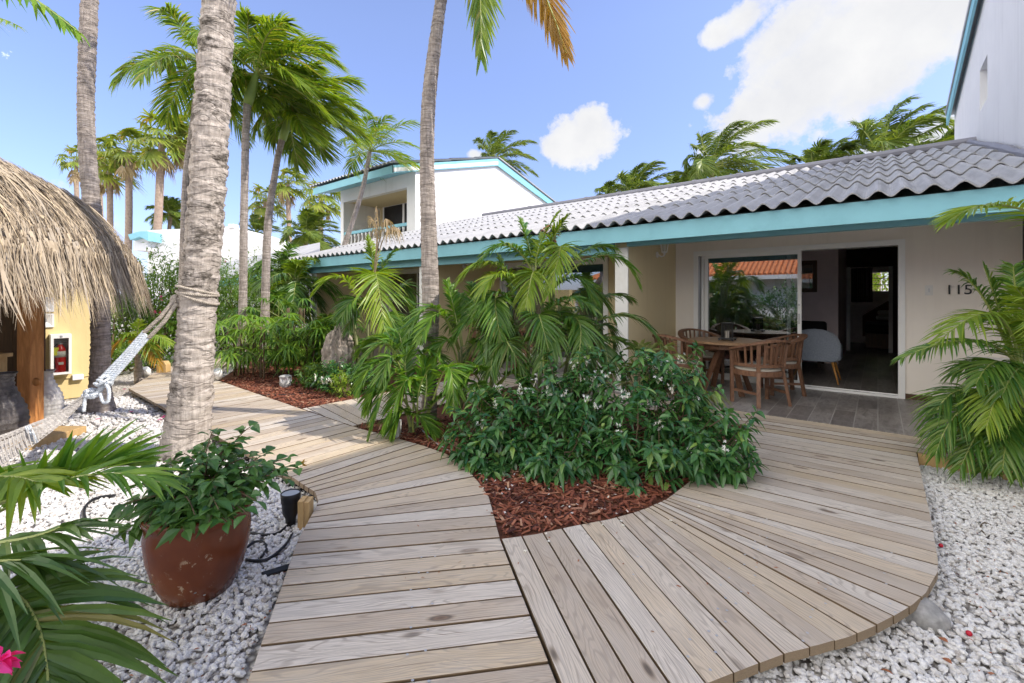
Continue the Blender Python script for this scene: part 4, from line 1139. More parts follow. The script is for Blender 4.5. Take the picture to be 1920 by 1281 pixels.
mb = MB(); pbox(mb, WL(2.60, -4.72, 0), .11, .11, -.1, 2.1); mb.build('post', M['post_wood'], hut, bevel=.008)
mb = MB(); mb.lathe((0, 0, 0), [(.005, 0), (.035, .003), (.045, .010), (.03, .018), (.008, .02)], 14)
kn = W(70, 716, 4.755)
mb.v = [tuple(kn+V((SA*z*1.0, -CA*z*1.0, 0))+V((x*CA, x*SA, y))) for x, y, z in mb.v]
mb.build('wood_knot', M['post_wood'], hut, True)
mb = MB(); pa, pb = WL(4.9, -5.3, 0), WL(4.2, -7.6, 0)
mb.bar(pa+V((0, 0, 1.72)), pb+V((0, 0, 1.72)), .14, .22); mb.build('beam', M['dark_wood'], hut)
mb = MB()
for i in range(12):
    a = WL(5.25, -5.42-i*.17, 0); b = WL(5.25, -5.42-(i+1)*.17+.004, 0)
    mb.prism([a+V((0, 0, -.1)), b+V((0, 0, -.1)), b+V((0, 0, 1.7)), a+V((0, 0, 1.7))], (0, 0, 0), (-.02, .03, 0))
mb.build('board_screen', M['dark_wood'], hut)
# pale cabinet edge at the far left
cb = thing('cabinet', 'pale pine cabinet standing inside the thatched hut', 'cabinet', WL(4.75, -5.6, 0))
mb = MB(); pbox(mb, WL(4.78, -5.72, 0), .22, .18, .02, .70); mb.build('body', M['new_wood'], cb)
mb = MB(); pbox(mb, WL(4.78, -5.72, 0), .25, .21, .70, .74); mb.build('top', M['new_wood'], cb)
# platform under the vases
mb = MB(); pbox(mb, WL(4.55, -4.95, 0), .42, .30, -.1, -.02); o = mb.build('timber_step', M['new_wood'], bevel=.006); tag(recenter(o), 'pale timber step at the foot of the hut post', 'step')
def vase(name, c, h, r, mat, lb):
    mb = MB(); pr = [(.42, 0), (.60, .06), (.9, .22), (1., .36), (.9, .52), (.62, .68), (.40, .82), (.36, .92), (.48, .985), (.52, 1.), (.40, .99), (.3, .9)]
    rr = random.Random(3); prof = []
    for i in range(60):
        t = i/59*11; k = min(10, int(t)); f = t-k
        a, b = pr[k], pr[min(11, k+1)]
        prof.append(((a[0]+(b[0]-a[0])*f)*r+.006*math.sin(i*2.1), (a[1]+(b[1]-a[1])*f)*h))
    mb.lathe(c, prof, 28); o = mb.build(name, mat, None, True); tag(recenter(o), lb, 'vase')
vase('vase', G(10, 838, -.1), .72, .165, M['vase'], 'large dark ringed vase left of the wooden post')
vase('vase', WL(5.3, -5.42, -.1), .60, .15, M['vase_white'], 'white ringed vase half hidden by the wooden post')

yb = thing('yellow_building', 'yellow rendered wall of the hut building with vent blocks', 'building', (-9.4, .3, 0))
XY = -9.0
mb = MB(); mb.box((XY-.2, -4, -.1), (XY, 1.34, 1.62)); mb.box((XY-3, 1.14, -.1), (XY-.2, 1.34, 1.62)); mb.build('wall', M['hut_yellow'], yb)
def onwall(px, py):
    """point of the yellow wall's face seen at this place"""
    t = (px-960)/F; dx = -SA+CA*t; D = XY/dx; return W(px, py, D)
p0, p1 = onwall(80, 558), onwall(102, 613)
for za, zb in ((585, 557), (614, 588)):
    a = onwall(78, za); b = onwall(101, zb); y0, y1, z0, z1 = a.y, b.y, a.z, b.z
    y0 = y1-(z1-z0)
    mb = MB(); t = .02
    mb.box((XY, y0, z0), (XY+.03, y0+t, z1)); mb.box((XY, y1-t, z0), (XY+.03, y1, z1)); mb.box((XY, y0+t, z0), (XY+.03, y1-t, z0+t)); mb.box((XY, y0+t, z1-t), (XY+.03, y1-t, z1))
    cc = V((XY+.004, (y0+y1)/2, (z0+z1)/2)); e = .02
    for (u, v_) in (((y0+t, z0+t), (y1-t, z0+t)), ((y1-t, z0+t), (y1-t, z1-t)), ((y1-t, z1-t), (y0+t, z1-t)), ((y0+t, z1-t), (y0+t, z0+t))):
        mb.poly([(XY+.028, u[0], u[1]), (XY+.028, v_[0], v_[1]), (XY+.003, cc.y+(v_[0]-cc.y)*.35, cc.z+(v_[1]-cc.z)*.35), (XY+.003, cc.y+(u[0]-cc.y)*.35, cc.z+(u[1]-cc.z)*.35)])
    vb = mb.build('vent_block', M['white'], yb)
    mb = MB(); mb.box((XY+.001, cc.y-.06, cc.z-.06), (XY+.0035, cc.y+.06, cc.z+.06)); mb.build('vent_opening', M['alu_grey'], vb)
# extinguisher cabinet with the extinguisher in it
a, b = onwall(92, 702), onwall(131, 625)
cab = thing('extinguisher_cabinet', 'white metal cabinet with clear front on the yellow wall', 'cabinet', (XY, (a.y+b.y)/2, a.z))
mb = MB(); t = .03; dp_ = .16
y0, y1, z0, z1 = a.y, b.y, a.z, b.z
mb.box((XY, y0, z0), (XY+dp_, y0+t, z1)); mb.box((XY, y1-t, z0), (XY+dp_, y1, z1)); mb.box((XY, y0+t, z0), (XY+dp_, y1-t, z0+t)); mb.box((XY, y0+t, z1-.055), (XY+dp_, y1-t, z1)); mb.box((XY+.001, y0+t, z0+t), (XY+.006, y1-t, z1-.055))
mb.build('case', M['white'], cab)
mb = MB(); mb.box((XY+dp_-.012, y0+t, z0+t), (XY+dp_-.008, y1-t, z1-.055)); mb.build('front_pane', M['clear'], cab)
mb = MB(); mb.obox((XY+dp_+.004, (y0+y1)/2, z1-.028), (.004, 0, 0), (0, .012, 0), (0, 0, .012)); mb.build('lock', M['alu_grey'], cab)
ec = V((XY+.075, (y0+y1)/2+.0, z0+t))
ex = thing('fire_extinguisher', 'red fire extinguisher with pale label inside the cabinet', 'extinguisher', ec)
hh = (z1-z0)
mb = MB(); mb.lathe(ec, [(.055, 0), (.06, .01), (.06, hh*.52), (.05, hh*.60), (.025, hh*.655), (.022, hh*.68)], 20); mb.build('cylinder', M['red'], ex, True)
mb = MB(); mb.lathe(ec, [(.0612, hh*.37), (.0612, hh*.52)], 20); mb.build('label_band', M['label'], ex, True)
mb = MB(); mb.obox(ec+V((.061, 0, hh*.22)), (.002, 0, 0), (0, .026, .0), (0, .0, .018)); mb.build('hazard_label', M['label'], ex)
mb = MB(); mb.lathe(ec+V((0, 0, hh*.68)), [(.02, 0), (.022, .03)], 12); mb.bar(ec+V((.0, -.05, hh*.76)), ec+V((0, .09, hh*.80)), .012, .018); mb.bar(ec+V((.0, -.04, hh*.72)), ec+V((0, .07, hh*.73)), .012, .014); mb.build('valve_handle', M['alu_grey'], ex)
mb = MB(); mb.tube([ec+V((.01, -.03, hh*.7)), ec+V((.01, -.085, hh*.6)), ec+V((.02, -.075, hh*.3)), ec+V((.03, -.06, hh*.12))], .009, 8); mb.build('hose', M['dark'], ex, True)
mb = MB(); mb.obox(ec+V((.045, -.05, hh*.52)), (.003, 0, 0), (0, .028, 0), (0, 0, .055)); mb.build('inspection_tag', M['yellow'], ex)
a = onwall(145, 707)
jb = thing('socket_box', 'grey outdoor socket box with conduit on the yellow wall', 'socket', a)
mb = MB(); mb.box((XY, a.y-.06, a.z-.035), (XY+.07, a.y+.06, a.z+.04)); mb.build('box', M['alu'], jb, bevel=.008)
mb = MB(); mb.tube([(XY+.012, a.y-1.5, a.z-.005), (XY+.012, a.y-.06, a.z)], .008, 6); mb.tube([(XY+.012, a.y+.06, a.z), (XY+.012, 1.33, a.z+.01)], .008, 6); mb.build('conduit', M['hut_yellow'], jb)

# ------------------------------------------------------------------ hammock
TR = 4.15     # depth of the big trunk
def pxs(lst): return [W(*q) for q in lst]
hm = thing('hammock', 'old cord hammock slung from the thick palm by white and blue rope', 'hammock', W(195, 720, 3.85))
def rope(mb, pts, r, strands=3, pitch=.05, k=5):
    """twisted rope along a polyline"""
    pts = [V(p) for p in pts]; L = [0]
    for a, b in zip(pts, pts[1:]): L.append(L[-1]+(b-a).length)
    n = max(6, int(L[-1]/(pitch/6)))
    cl = []
    for i in range(n+1):
        s = L[-1]*i/n; j = 0
        while j < len(L)-2 and L[j+1] < s: j += 1
        cl.append((pts[j].lerp(pts[j+1], (s-L[j])/max(1e-6, L[j+1]-L[j])), (pts[j+1]-pts[j]).normalized(), s))
    for q in range(strands):
        out = []
        for p, t, s in cl:
            u = t.cross(UP); u = u.normalized() if u.length > .05 else V((1, 0, 0)); v_ = t.cross(u); a = 2*PI*(s/pitch+q/strands)
            out.append(p+(u*math.cos(a)+v_*math.sin(a))*r*.55)
        mb.tube(out, r*.55, k)
def smooth_pts(ps, n=8):
    out = []
    for j in range(len(ps)-1):
        P0, P1, P2, P3 = ps[max(j-1, 0)], ps[j], ps[j+1], ps[min(j+2, len(ps)-1)]
        for i in range(n):
            t = i/n; out.append(.5*((2*P1)+(P2-P0)*t+(2*P0-5*P1+4*P2-P3)*t*t+(3*P1-P0-3*P2+P3)*t**3))
    return out+[ps[-1]]
mb = MB(); tc = W(371, 551, TR); 
for k, (dz, tl) in enumerate(((0, .02), (-.035, .045), (.03, .0))):
    rr = .158
    ring = [tc+V((math.cos(a)*rr, math.sin(a)*rr, dz-.02*math.cos(a-1.2)*k+tl*math.cos(a-(PI+ANG)))) for a in [2*PI*i/28 for i in range(29)]]
    rope(mb, ring, .0125)
knot = W(330, 561, TR-.10)
for i in range(5):
    d = [rdir(R)*.035 for _ in range(6)]; rope(mb, smooth_pts([knot+x for x in d], 4), .014)
mb.build('trunk_lashing', M['rope'], hm, True)
mb = MB()
rope(mb, pxs([(327, 563, 4.03), (300, 596, 4.0), (270, 624, 3.98)]), .018)
rope(mb, pxs([(331, 570, 4.03), (308, 603, 4.0), (279, 634, 3.98)]), .018)
mb.build('hemp_rope', M['rope'], hm, True)
mb = MB()
for o1, o2 in ((-9, -6), (-4, -2), (1, 2), (6, 6), (10, 9)):
    rope(mb, pxs([(274+o1*.5, 627+o1*.6, 3.98), (235+o1*.6, 672+o1*.6, 3.92), (196+o2*.8, 712+o2, 3.86)]), .0125, 3, .06)
kc = W(195, 716, 3.85); kc2 = W(172, 738, 3.83)
for c_, rr, nn in ((kc, .06, 5), (kc2, .055, 5)):
    for i in range(nn):
        ax = rdir(R); u = ax.cross(UP).normalized(); v_ = ax.cross(u)
        rope(mb, [c_+(u*math.cos(a)+v_*math.sin(a)*.8)*rr*(.7+.3*R.random()) for a in [i_*2*PI/14 for i_ in range(13)]], .014)
rope(mb, smooth_pts(pxs([(195, 716, 3.83), (204, 730, 3.82), (203, 752, 3.81), (194, 754, 3.81), (188, 738, 3.82)]), 5), .014)
rope(mb, smooth_pts(pxs([(170, 740, 3.82), (160, 748, 3.80), (157, 772, 3.79)]), 5), .014)
rope(mb, smooth_pts(pxs([(195, 720, 3.85), (184, 735, 3.84), (170, 738, 3.83)]), 5), .022)
mb.build('suspension_rope', M['rope_white'], hm, True)
mb = MB(); rnd = random.Random(5)
for i in range(34):
    f = i/33-.5
    q = rnd.gauss(0, 1)
    rope(mb, smooth_pts(pxs([(164+f*6, 741+f*6, 3.82+.01*q), (110+f*10, 784+f*14+q, 3.70), (62+f*18, 812+f*26+q*1.2, 3.58), (-10+f*26, 850+f*48+q*1.6, 3.4), (-140+f*50, 905+f*110, 3.0)])+[WL(2.85, -4.15+f*.25, .38+abs(f)*.2), WL(2.72, -4.42, .80)], 5), .0055, 2, .05, 4)
for i in range(10):      # cross cords and a whipping
    t = i/10
    a = W(66-72*t, 800+28*t, 3.56-.2*t); b = W(74-72*t, 826+50*t, 3.56-.2*t)
    mb.tube(smooth_pts([a, (a+b)/2+V((.0, .0, -.01)), b], 4), .0035, 4)
mb.build('net', M['net'], hm)
mb = MB(); rope(mb, [WL(2.72, -4.42, .80), WL(2.62, -4.68, 1.25)], .018); rope(mb, [WL(2.60, -4.70, 1.25)+V((math.cos(a)*.14, math.sin(a)*.14, 0)) for a in [i*PI/6 for i in range(13)]], .014); mb.build('hemp_rope', M['rope'], hm, True)
mb = MB()
for t in (0, 1, 2): rope(mb, [W(56-t*4, 798+t, 3.57), W(62-t*4, 812, 3.54), W(70-t*4, 830+t, 3.57)], .008)
mb.build('whipping', M['rope_white'], hm)

# ------------------------------------------------------------------ pot, uplight, stake, hoses and small things on the pebbles
PC = G(374, 1108, -.1); PC.z = -.1; PS = .87
pot = thing('potted_shrub', 'large red brown glazed pot planted with a leafy shrub', 'potted plant', PC)
mb = MB()
prof = [(.135, 0), (.165, .015), (.215, .11), (.247, .23), (.257, .33), (.250, .38), (.252, .40), (.262, .415), (.262, .445), (.245, .45), (.232, .43), (.225, .38)]
mb.lathe(PC, [(r_0*PS, z_0*.95) for r_0, z_0 in prof], 48); mb.build('pot', M['pot'], pot, True)
mb = MB(); mb.lathe(PC, [(.05, .365), (.195, .37)], 24); mb.build('soil', M['mulch_bed'], pot)
rnd = random.Random(21); mb = MB(); st = MB()
pc0 = PC+V((0, 0, .40)); right = V((CA, SA, 0)); fwd = V((-SA, CA, 0))
tips = []
for px, py, dD in [(470, 800, .15), (400, 805, .1), (345, 850, .15), (290, 880, .1), (250, 915, .05), (225, 950, 0), (215, 985, -.02), (240, 1000, -.1), (520, 870, .1), (560, 880, 0), (540, 860, .2), (470, 860, .05), (430, 830, .0), (385, 840, .1), (500, 905, -.1),
                   (480, 940, -.22), (440, 955, -.28), (400, 960, -.3), (360, 975, -.3), (330, 960, -.25), (300, 950, -.2), (290, 920, -.15), (330, 900, -.1), (380, 890, -.05), (430, 890, -.1), (470, 900, -.1), (540, 900, -.1), (410, 925, -.22), (355, 935, -.22), (450, 845, .2), (270, 985, -.15), (310, 870, .25), (360, 860, .3), (420, 860, .2), (500, 850, .25), (500, 890, .15), (250, 940, .2), (455, 830, -.02), (325, 925, 0), (390, 860, -.15), (445, 915, -.2), (310, 985, -.34), (345, 995, -.36), (390, 985, -.36), (430, 985, -.34), (465, 965, -.3), (280, 970, -.25), (365, 965, -.36), (410, 955, -.34), (260, 965, -.1), (235, 960, .1), (490, 870, -.05), (350, 900, -.2), (400, 900, -.25)]:
    tips.append(W(px, py, 2.22+dD))
for tp in tips:
    b0_ = pc0+V((rnd.uniform(-.1, .1), rnd.uniform(-.1, .1), 0)); mid = (b0_+tp)/2+V((0, 0, .06+.1*rnd.random()))
    pts = [bez(b0_, mid, tp, i/8) for i in range(9)]
    st.tube(pts, [.006-.0005*i for i in range(9)], 5)
    for k in range(15):
        t = .35+.65*(k+rnd.random())/15
        p = bez(b0_, mid, tp, t); T = (tp-b0_).normalized()
        d = (rdir(rnd, -.5, .6)+T*.4).normalized()
        leaf(mb, p+d*.012, d, rnd.uniform(.05, .088), rnd.uniform(.034, .054), .5, rnd)
mb.build('foliage', M['potleaf'], pot); st.build('stem', M['twig'], pot, True)
mb = MB()
for px, py in ((568, 868), (571, 874)):
    p = W(px, py, 2.2)
    for i in range(5): leaf(mb, p, rdir(rnd, 0, 1), .02, .012, .1, rnd, 3)
mb.build('bud', M['yellowing'], pot)

ul = thing('garden_uplight', 'black bucket shaped uplight beside the red pot', 'lamp', G(545, 985, -.1))
c = G(545, 985, -.1)
mb = MB(); mb.lathe(c, [(.028, .0), (.032, .05), (.048, .085), (.052, .145), (.056, .15), (.060, .205), (.056, .21), (.048, .20)], 24); mb.build('housing', M['dark'], ul, True)
mb = MB(); mb.lathe(c, [(.02, .200), (.053, .204)], 24); mb.build('lens', M['alu_grey'], ul)
ws = thing('timber_stake', 'two short pine stakes bolted under the deck edge', 'stake', G(572, 1000, -.1))
c = G(568, 990, -.1)
for k in (0, 1):
    mb = MB(); cc = c+V((.045*k*CA-.02*k, .045*k*SA, 0)); ax = V((.7, .71, 0)); ay = V((-.71, .7, 0))
    mb.obox(cc+V((0, 0, .07)), ax*.018, ay*.045, V((0, 0, .115-.01*k))); mb.build('stake', M['new_wood'], ws, bevel=.004)
mb = MB()
def gp(px, py, z=-.085): return G(px, py, z)
mb.tube(smooth_pts([gp(540, 985), gp(520, 1000), gp(495, 1003), gp(470, 1000), gp(440, 1003)], 6), .008, 6)
mb.tube(smooth_pts([gp(548, 1000), gp(535, 1022), gp(505, 1047), gp(480, 1052), gp(455, 1045), gp(470, 1020), gp(490, 1016), gp(500, 1028), gp(490, 1045)], 6), .008, 6)
o = mb.build('garden_cable', M['dark'], None, True); tag(recenter(o), 'black cable looped on the pebbles by the uplight', 'cable')
mb = MB(); ps = smooth_pts([gp(215, 930), gp(180, 935), gp(160, 950), gp(157, 970), gp(170, 985)], 6)
for k in range(3): mb.tube([p+V((.012*k, .0, .006*k)) for p in ps], .009, 6)
o = mb.build('garden_hose', M['dark'], None, True); tag(recenter(o), 'black hose coil on the pebbles left of the red pot', 'hose')
mb = MB(); mb.prism([gp(490, 1077, -.08), gp(552, 1058, -.08), gp(560, 1056, -.05), gp(550, 1068, -.085), gp(500, 1082, -.085)], (0, 0, 0), (0, 0, .012)); o = mb.build('edging_strip', M['dark']); tag(recenter(o), 'black plastic edging strip poking out under the boards', 'edging')
mb = MB(); ps = smooth_pts([gp(1858, 985), gp(1845, 980), gp(1838, 990), gp(1848, 1003)], 5); mb.tube(ps, .004, 5); o = mb.build('twig', M['twig']); tag(recenter(o), 'curled dry twig on the white pebbles', 'twig')
def rock(name, c, r, sq, mat, seed, lb, cat, amp=.3, sub=4, ridged=False):
    import bmesh
    from mathutils import noise as mn
    bm = bmesh.new(); bmesh.ops.create_icosphere(bm, subdivisions=sub, radius=1.)
    for v in bm.verts:
        p = v.co.copy(); q = p*1.3+V((seed*3.1, seed, 0))
        d = 1+amp*mn.fractal(q, 1., 2., 4)
        if ridged:
            w = mn.noise(V((p.x*2+seed, p.y*2, p.z*1.2)))*1.2
            d += .42*abs(math.sin((math.atan2(p.y, p.x)*4+p.z*2.2+w*3)))*.6-.16
            d += .30*(abs(mn.noise(V((p.x*4+seed, p.y*4, p.z*2.2))))-.2)+.10*mn.noise(p*9)
            d -= .45*max(0, .32-(p-V((-.2, -.75, .45))).length)
        v.co = V((p.x*sq[0]*d, p.y*sq[1]*d, p.z*sq[2]*d))*r
    me = bpy.data.meshes.new(name); bm.to_mesh(me); bm.free()
    for f in me.polygons: f.use_smooth = True
    me.materials.append(mat); o = bpy.data.objects.new(name, me); COL.objects.link(o); o.location = c; return tag(o, lb, cat)
o = rock('rock', G(1728, 1160, -.1)+V((0, 0, .01)), .088, (1.05, 1.0, .85), M['rock'], 7, 'pale rounded concrete rock under the curved deck edge', 'rock', .10)
c = base_at(636, 7.2); o = rock('driftwood_rock', c+V((0, 0, .42)), .40, (.62, .55, 1.02), M['stone'], 5, 'grey gnarled driftwood stump standing in the left planting bed', 'stump', .22, 5, True)
mb = MB()
for px, py in ((1764, 1023), (1817, 1188)):
    p = gp(px, py, -.075); mb = MB(); mb.lathe(p, [(.003, -.011), (.010, -.005), (.0115, .002), (.008, .009), (.002, .012)], 12)
    o = mb.build('berry', M['berry'], None, True); tag(recenter(o), 'small red berry on the pebbles beside the deck edge' if py < 1100 else 'red berry lying on the pebbles below the concrete rock', 'berry')
for px, py, lb in ((1778, 1205, 'curled brown leaf on the pebbles near the concrete rock'), (1675, 1265, 'fallen brown leaf on the pebbles at the bottom edge'), (1785, 1245, 'reddish fallen leaf among the white pebbles')):
    mb = MB(); p = gp(px, py, -.07)
    leaf(mb, p, V((R.uniform(-1, 1), R.uniform(-1, 1), .3)).normalized(), .045, .018, .5, roll=1.2)
    o = mb.build('fallen_leaf', M['dryleaf']); tag(recenter(o), lb, 'leaf')
# small lamps and the bollard along the far walk
bo = G(302, 699, 0)
mb = MB(); mb.prism([bo+right*x+V((0, 0, z)) for x, z in ((-.085, 0), (.085, 0), (.085, .14), (.045, .20), (-.045, .20), (-.085, .14))], fwd*0, fwd*.12); o = mb.build('timber_bollard', M['new_wood'], bevel=.004); tag(recenter(o), 'short pale pine bollard at the turn of the boardwalk', 'bollard')
def spot(p, lb, s=1.):
    r = thing('spotlight', lb, 'lamp', p)
    mb = MB(); mb.tube([p, p+V((0, 0, .07*s))], .012*s, 8); mb.build('spike', M['dark'], r)
    mb = MB(); mb.tube([p+V((0, 0, .06*s)), p+V((.03, -.03, .16*s)), p+V((.05, -.05, .20*s))], [.05*s, .07*s, .055*s], 14); mb.build('housing', M['alu'], r, True)
    mb = MB(); mb.tube([p+V((.05, -.05, .20*s)), p+V((.053, -.053, .206*s))], .045*s, 12); mb.build('lens', M['alu_grey'], r)
spot(G(411, 716, -.02), 'small white spotlight at the edge of the left mulch bed')
spot(G(277, 712, -.08), 'white bulkhead lamp among the plants by the bollard', 1.)
pw = G(535, 727, -.03)
r_ = thing('garden_lantern', 'small weathered white lantern standing on the red mulch', 'lantern', pw)
mb = MB(); mb.lathe(pw, [(.07, 0), (.08, .03), (.085, .09), (.07, .10)], 14); mb.build('base', M['rock'], r_, True)
mb = MB(); mb.lathe(pw, [(.06, .10), (.065, .15)], 14)
for i in range(5):
    a = i*2*PI/5; mb.bar(pw+V((math.cos(a)*.075, math.sin(a)*.075, .09)), pw+V((math.cos(a)*.075, math.sin(a)*.075, .16)), .02, .02)
mb.build('cage', M['alu'], r_)
mb = MB(); mb.lathe(pw, [(.085, .155), (.09, .175), (.06, .19)], 14); mb.build('cap', M['rock'], r_)
wp = G(733, 826, -.03); 
mb = MB(); pbox(mb, wp+fwd*.08, .07, .05, 0, .17); o = mb.build('marker_block', M['white'], bevel=.005); tag(recenter(o), 'white painted block at the island edge under the palm leaves', 'block')
mb = MB(); mb.tube(smooth_pts([G(480, 740, -.02), G(520, 741, -.012), G(560, 739, -.01), G(600, 735, -.02)], 5), .010, 6); o = mb.build('drip_hose', M['dark'], None, True); tag(recenter(o), 'thin black drip hose lying on the sunlit mulch', 'hose')
mb = MB(); mb.tube(smooth_pts([G(775, 790, -.01), G(800, 815, 0.), G(820, 832, .0), G(850, 850, -.01)], 5), .006, 6); o = mb.build('drip_hose', M['alu_grey'], None, True); tag(recenter(o), 'thin grey drip hose on the dark island mulch', 'hose')
# dry leaf litter on the stones and a few bits on the boards
mb = MB(); rnd = random.Random(18)
for i in range(190):
    if i < 90: p = G(rnd.uniform(180, 560), rnd.uniform(880, 1275), -.078)
    elif i < 170: p = G(rnd.uniform(1740, 1918), rnd.uniform(900, 1270), -.078)
    else: p = G(rnd.uniform(700, 1600), rnd.uniform(900, 1200), .003)
    if i < 90 and (p.x+1.72)*.616+(p.y-.66)*.788 > -.03: continue
    if 90 <= i < 170 and (p.x < .3): continue
    a = rnd.uniform(0, 6.28)
    leaf(mb, p, V((math.cos(a), math.sin(a), rnd.uniform(-.02, .15))).normalized(), rnd.uniform(.008, .03), rnd.uniform(.003, .010), .2, rnd, 3, .5)
stuff(mb.build('leaf_litter', M['dryleaf']), 'tiny dry leaf bits scattered on the pebbles', 'litter')
# fallen white and pink petals
mb = MB(); rnd = random.Random(8)
def floret(mb, p, r, up, rnd=R):
    u = up.cross(V((.3, .9, .1))).normalized(); v_ = up.cross(u)
    for i in range(5):
        a = i*2*PI/5+rnd.uniform(-.2, .2); d = (u*math.cos(a)+v_*math.sin(a)+up*.25).normalized()
        leaf(mb, p, d, r, r*.55, .15, rnd, 2, .2)
for i in range(130):
    t = rnd.random(); x, y = -1.95+rnd.gauss(0, .42), 2.75+rnd.gauss(0, .33)
    if (y-1.94) > (x+1.7)*-.9 and x < -1.2 and y > 2.0: floret(mb, V((x, y, .008+rnd.uniform(0, .01))), rnd.uniform(.008, .014), (UP+rdir(rnd)*.5).normalized(), rnd)
for px, py in ((1165, 977), (1029, 1015), (1310, 950), (985, 1033), (1258, 976), (1168, 985)): floret(mb, G(px, py, .006), .013, UP, rnd)
stuff(mb.build('petals', M['petal']), 'small white petals fallen on the mulch and boards', 'petals')
mb = MB()
for px, py in ((305, 783), (300, 787), (233, 730), (247, 772), (183, 786), (310, 780)): floret(mb, G(px, py, -.07), .03, UP, rnd)
stuff(mb.build('petals', M['pink']), 'pink petals scattered on the sunlit pebbles', 'petals')

# ================================================================== PALMS
WIND = right*.85+fwd*.25
def px_trunk(name_mat, pts, D, root, seed, k=20, step=.03, jit=.012, ring=.09, extra=None, name='trunk'):
    cl, rr = [], []
    for q in pts:
        px, py, w = q[:3]; d = q[3] if len(q) > 3 else D
        cl.append(W(px, py, d)); rr.append(w/2/F*d*F/math.hypot(F, px-960))
    mb = MB(); trunk_mesh(mb, cl, rr, k, step, jit, ring, seed); return mb.build(name, name_mat, root, True)

def crown(root, c, n, Lf, ll, lw, mat, wind=.35, seed=1, el=(-35, 80), nl=34, droop=.35, segs=3, rad=.02, name='frond', sag=.45, az=None, flat=False, vee=.3, matfn=None):
    """fronds round the top of a trunk, bent down-wind; each frond is a part"""
    rnd = random.Random(seed); c = V(c)
    for i in range(n):
        f = (i+.5)/n
        a = i*2.399963+rnd.uniform(-.3, .3) if az is None else rnd.uniform(*az)
        e = math.radians(el[1]+(el[0]-el[1])*f**.8+rnd.uniform(-8, 8))
        L = Lf*(.75+.3*math.sin(PI*min(1, f+.2)))*rnd.uniform(.9, 1.1)
        h = V((math.cos(a), math.sin(a), 0))
        d = h*math.cos(e)+UP*math.sin(e)
        w = WIND*wind
        p1 = c+d*L*.55+w*L*.12
        p2 = c+d*L*.85+w*L*.55-UP*L*sag*(.4+.6*math.cos(e))
        mb = MB(); frond(mb, c, p1, p2, nl, ll, lw, droop, (WIND.x*wind*.6, WIND.y*wind*.6), vee, .16, rad, segs, rnd, flat)
        mb.build(name, [matfn(i, n) if matfn else mat, M['rachis']], root)

# 1 the thick ringed palm that carries the hammock
p1 = thing('palm_tree', 'thick ringed palm trunk with hammock rope tied round it', 'palm', G(350, 862, -.11))
px_trunk(M['bark_big'], [(342, 880, 128), (347, 850, 106), (350, 820, 94), (357, 760, 88), (364, 680, 77), (368, 620, 73), (373, 543, 74), (380, 470, 73), (386, 400, 72), (392, 310, 71), (398, 200, 70), (404, 100, 66), (411, 0, 63), (420, -140, 58), (428, -300, 54), (440, -650, 50)], 4.15, p1, 4, 36, .016, .024, .125)
crown(p1, W(440, -640, 4.15), 9, 2.3, .6, .035, M['coco'], .3, 3, (-20, 75), 34)
# 2 palm behind the hut
p2 = thing('palm_tree', 'ringed palm trunk rising behind the right end of the thatch', 'palm', G(190, 775, -.11))
px_trunk(M['bark'], [(190, 790, 80), (190, 768, 58), (188, 740, 48), (188, 700, 42), (189, 630, 39), (187, 560, 39), (181, 470, 38), (173, 390, 37), (165, 300, 36), (161, 200, 35), (164, 100, 36), (168, 0, 35), (173, -120, 33), (180, -480, 31)], 5.75, p2, 8, 26, .02, .013, .07)
crown(p2, W(180, -470, 5.75), 11, 2.1, .55, .035, M['coco'], .3, 5, (-15, 75), 30)
# 3, 4 two slim palms with green crownshafts
def shaft(root, a, b, r0, r1):
    mb = MB(); mb.tube([a, a.lerp(b, .3), a.lerp(b, .7), b], [r0, r0*1.06, (r0+r1)/2, r1], 14); mb.build('crownshaft', M['shaft'], root, True)
p3 = thing('palm_tree', 'slim pale palm with green crownshaft right of the thick trunk', 'palm', base_at(453, 8.7, -.05))
px_trunk(M['bark'], [(453, 690, 21), (454, 640, 18), (456, 540, 16.5), (457, 430, 15.5), (459, 330, 15), (461, 250, 15), (464, 195, 15)], 8.7, p3, 11, 16, .03, .008, .07)
shaft(p3, W(464, 196, 8.7), W(482, 135, 8.7), .085, .05)
crown(p3, W(482, 140, 8.7), 17, 1.7, .58, .036, M['coco'], .55, 12, (-12, 85), 60, .5, sag=.5)
p4 = thing('palm_tree', 'slim leaning palm with windblown crown nearest the villa', 'palm', base_at(494, 9.9, -.05))
px_trunk(M['bark'], [(494, 690, 20), (497, 590, 17.5), (499, 500, 16), (502, 430, 15.5), (508, 375, 14), (515, 330, 13), (522, 290, 12.5), (529, 262, 13)], 9.9, p4, 13, 16, .03, .008, .07)
shaft(p4, W(529, 263, 9.9), W(545, 208, 9.9), .082, .045)
crown(p4, W(547, 208, 9.9), 19, 1.6, .60, .038, M['coco'], .6, 14, (-22, 85), 62, .5, sag=.45)
p7 = thing('palm_tree', 'palm with bushy crown mostly hidden behind the thick trunk', 'palm', base_at(340, 9.3, -.05))
px_trunk(M['bark'], [(338, 690, 17), (341, 560, 15), (344, 450, 14), (349, 330, 14), (358, 260, 13), (366, 200, 13), (374, 125, 13)], 9.3, p7, 15, 14, .04, .008, .08)
crown(p7, W(376, 118, 9.3), 15, 1.75, .55, .034, M['coco'], .15, 22, (-35, 80), 54, .5, sag=.55)
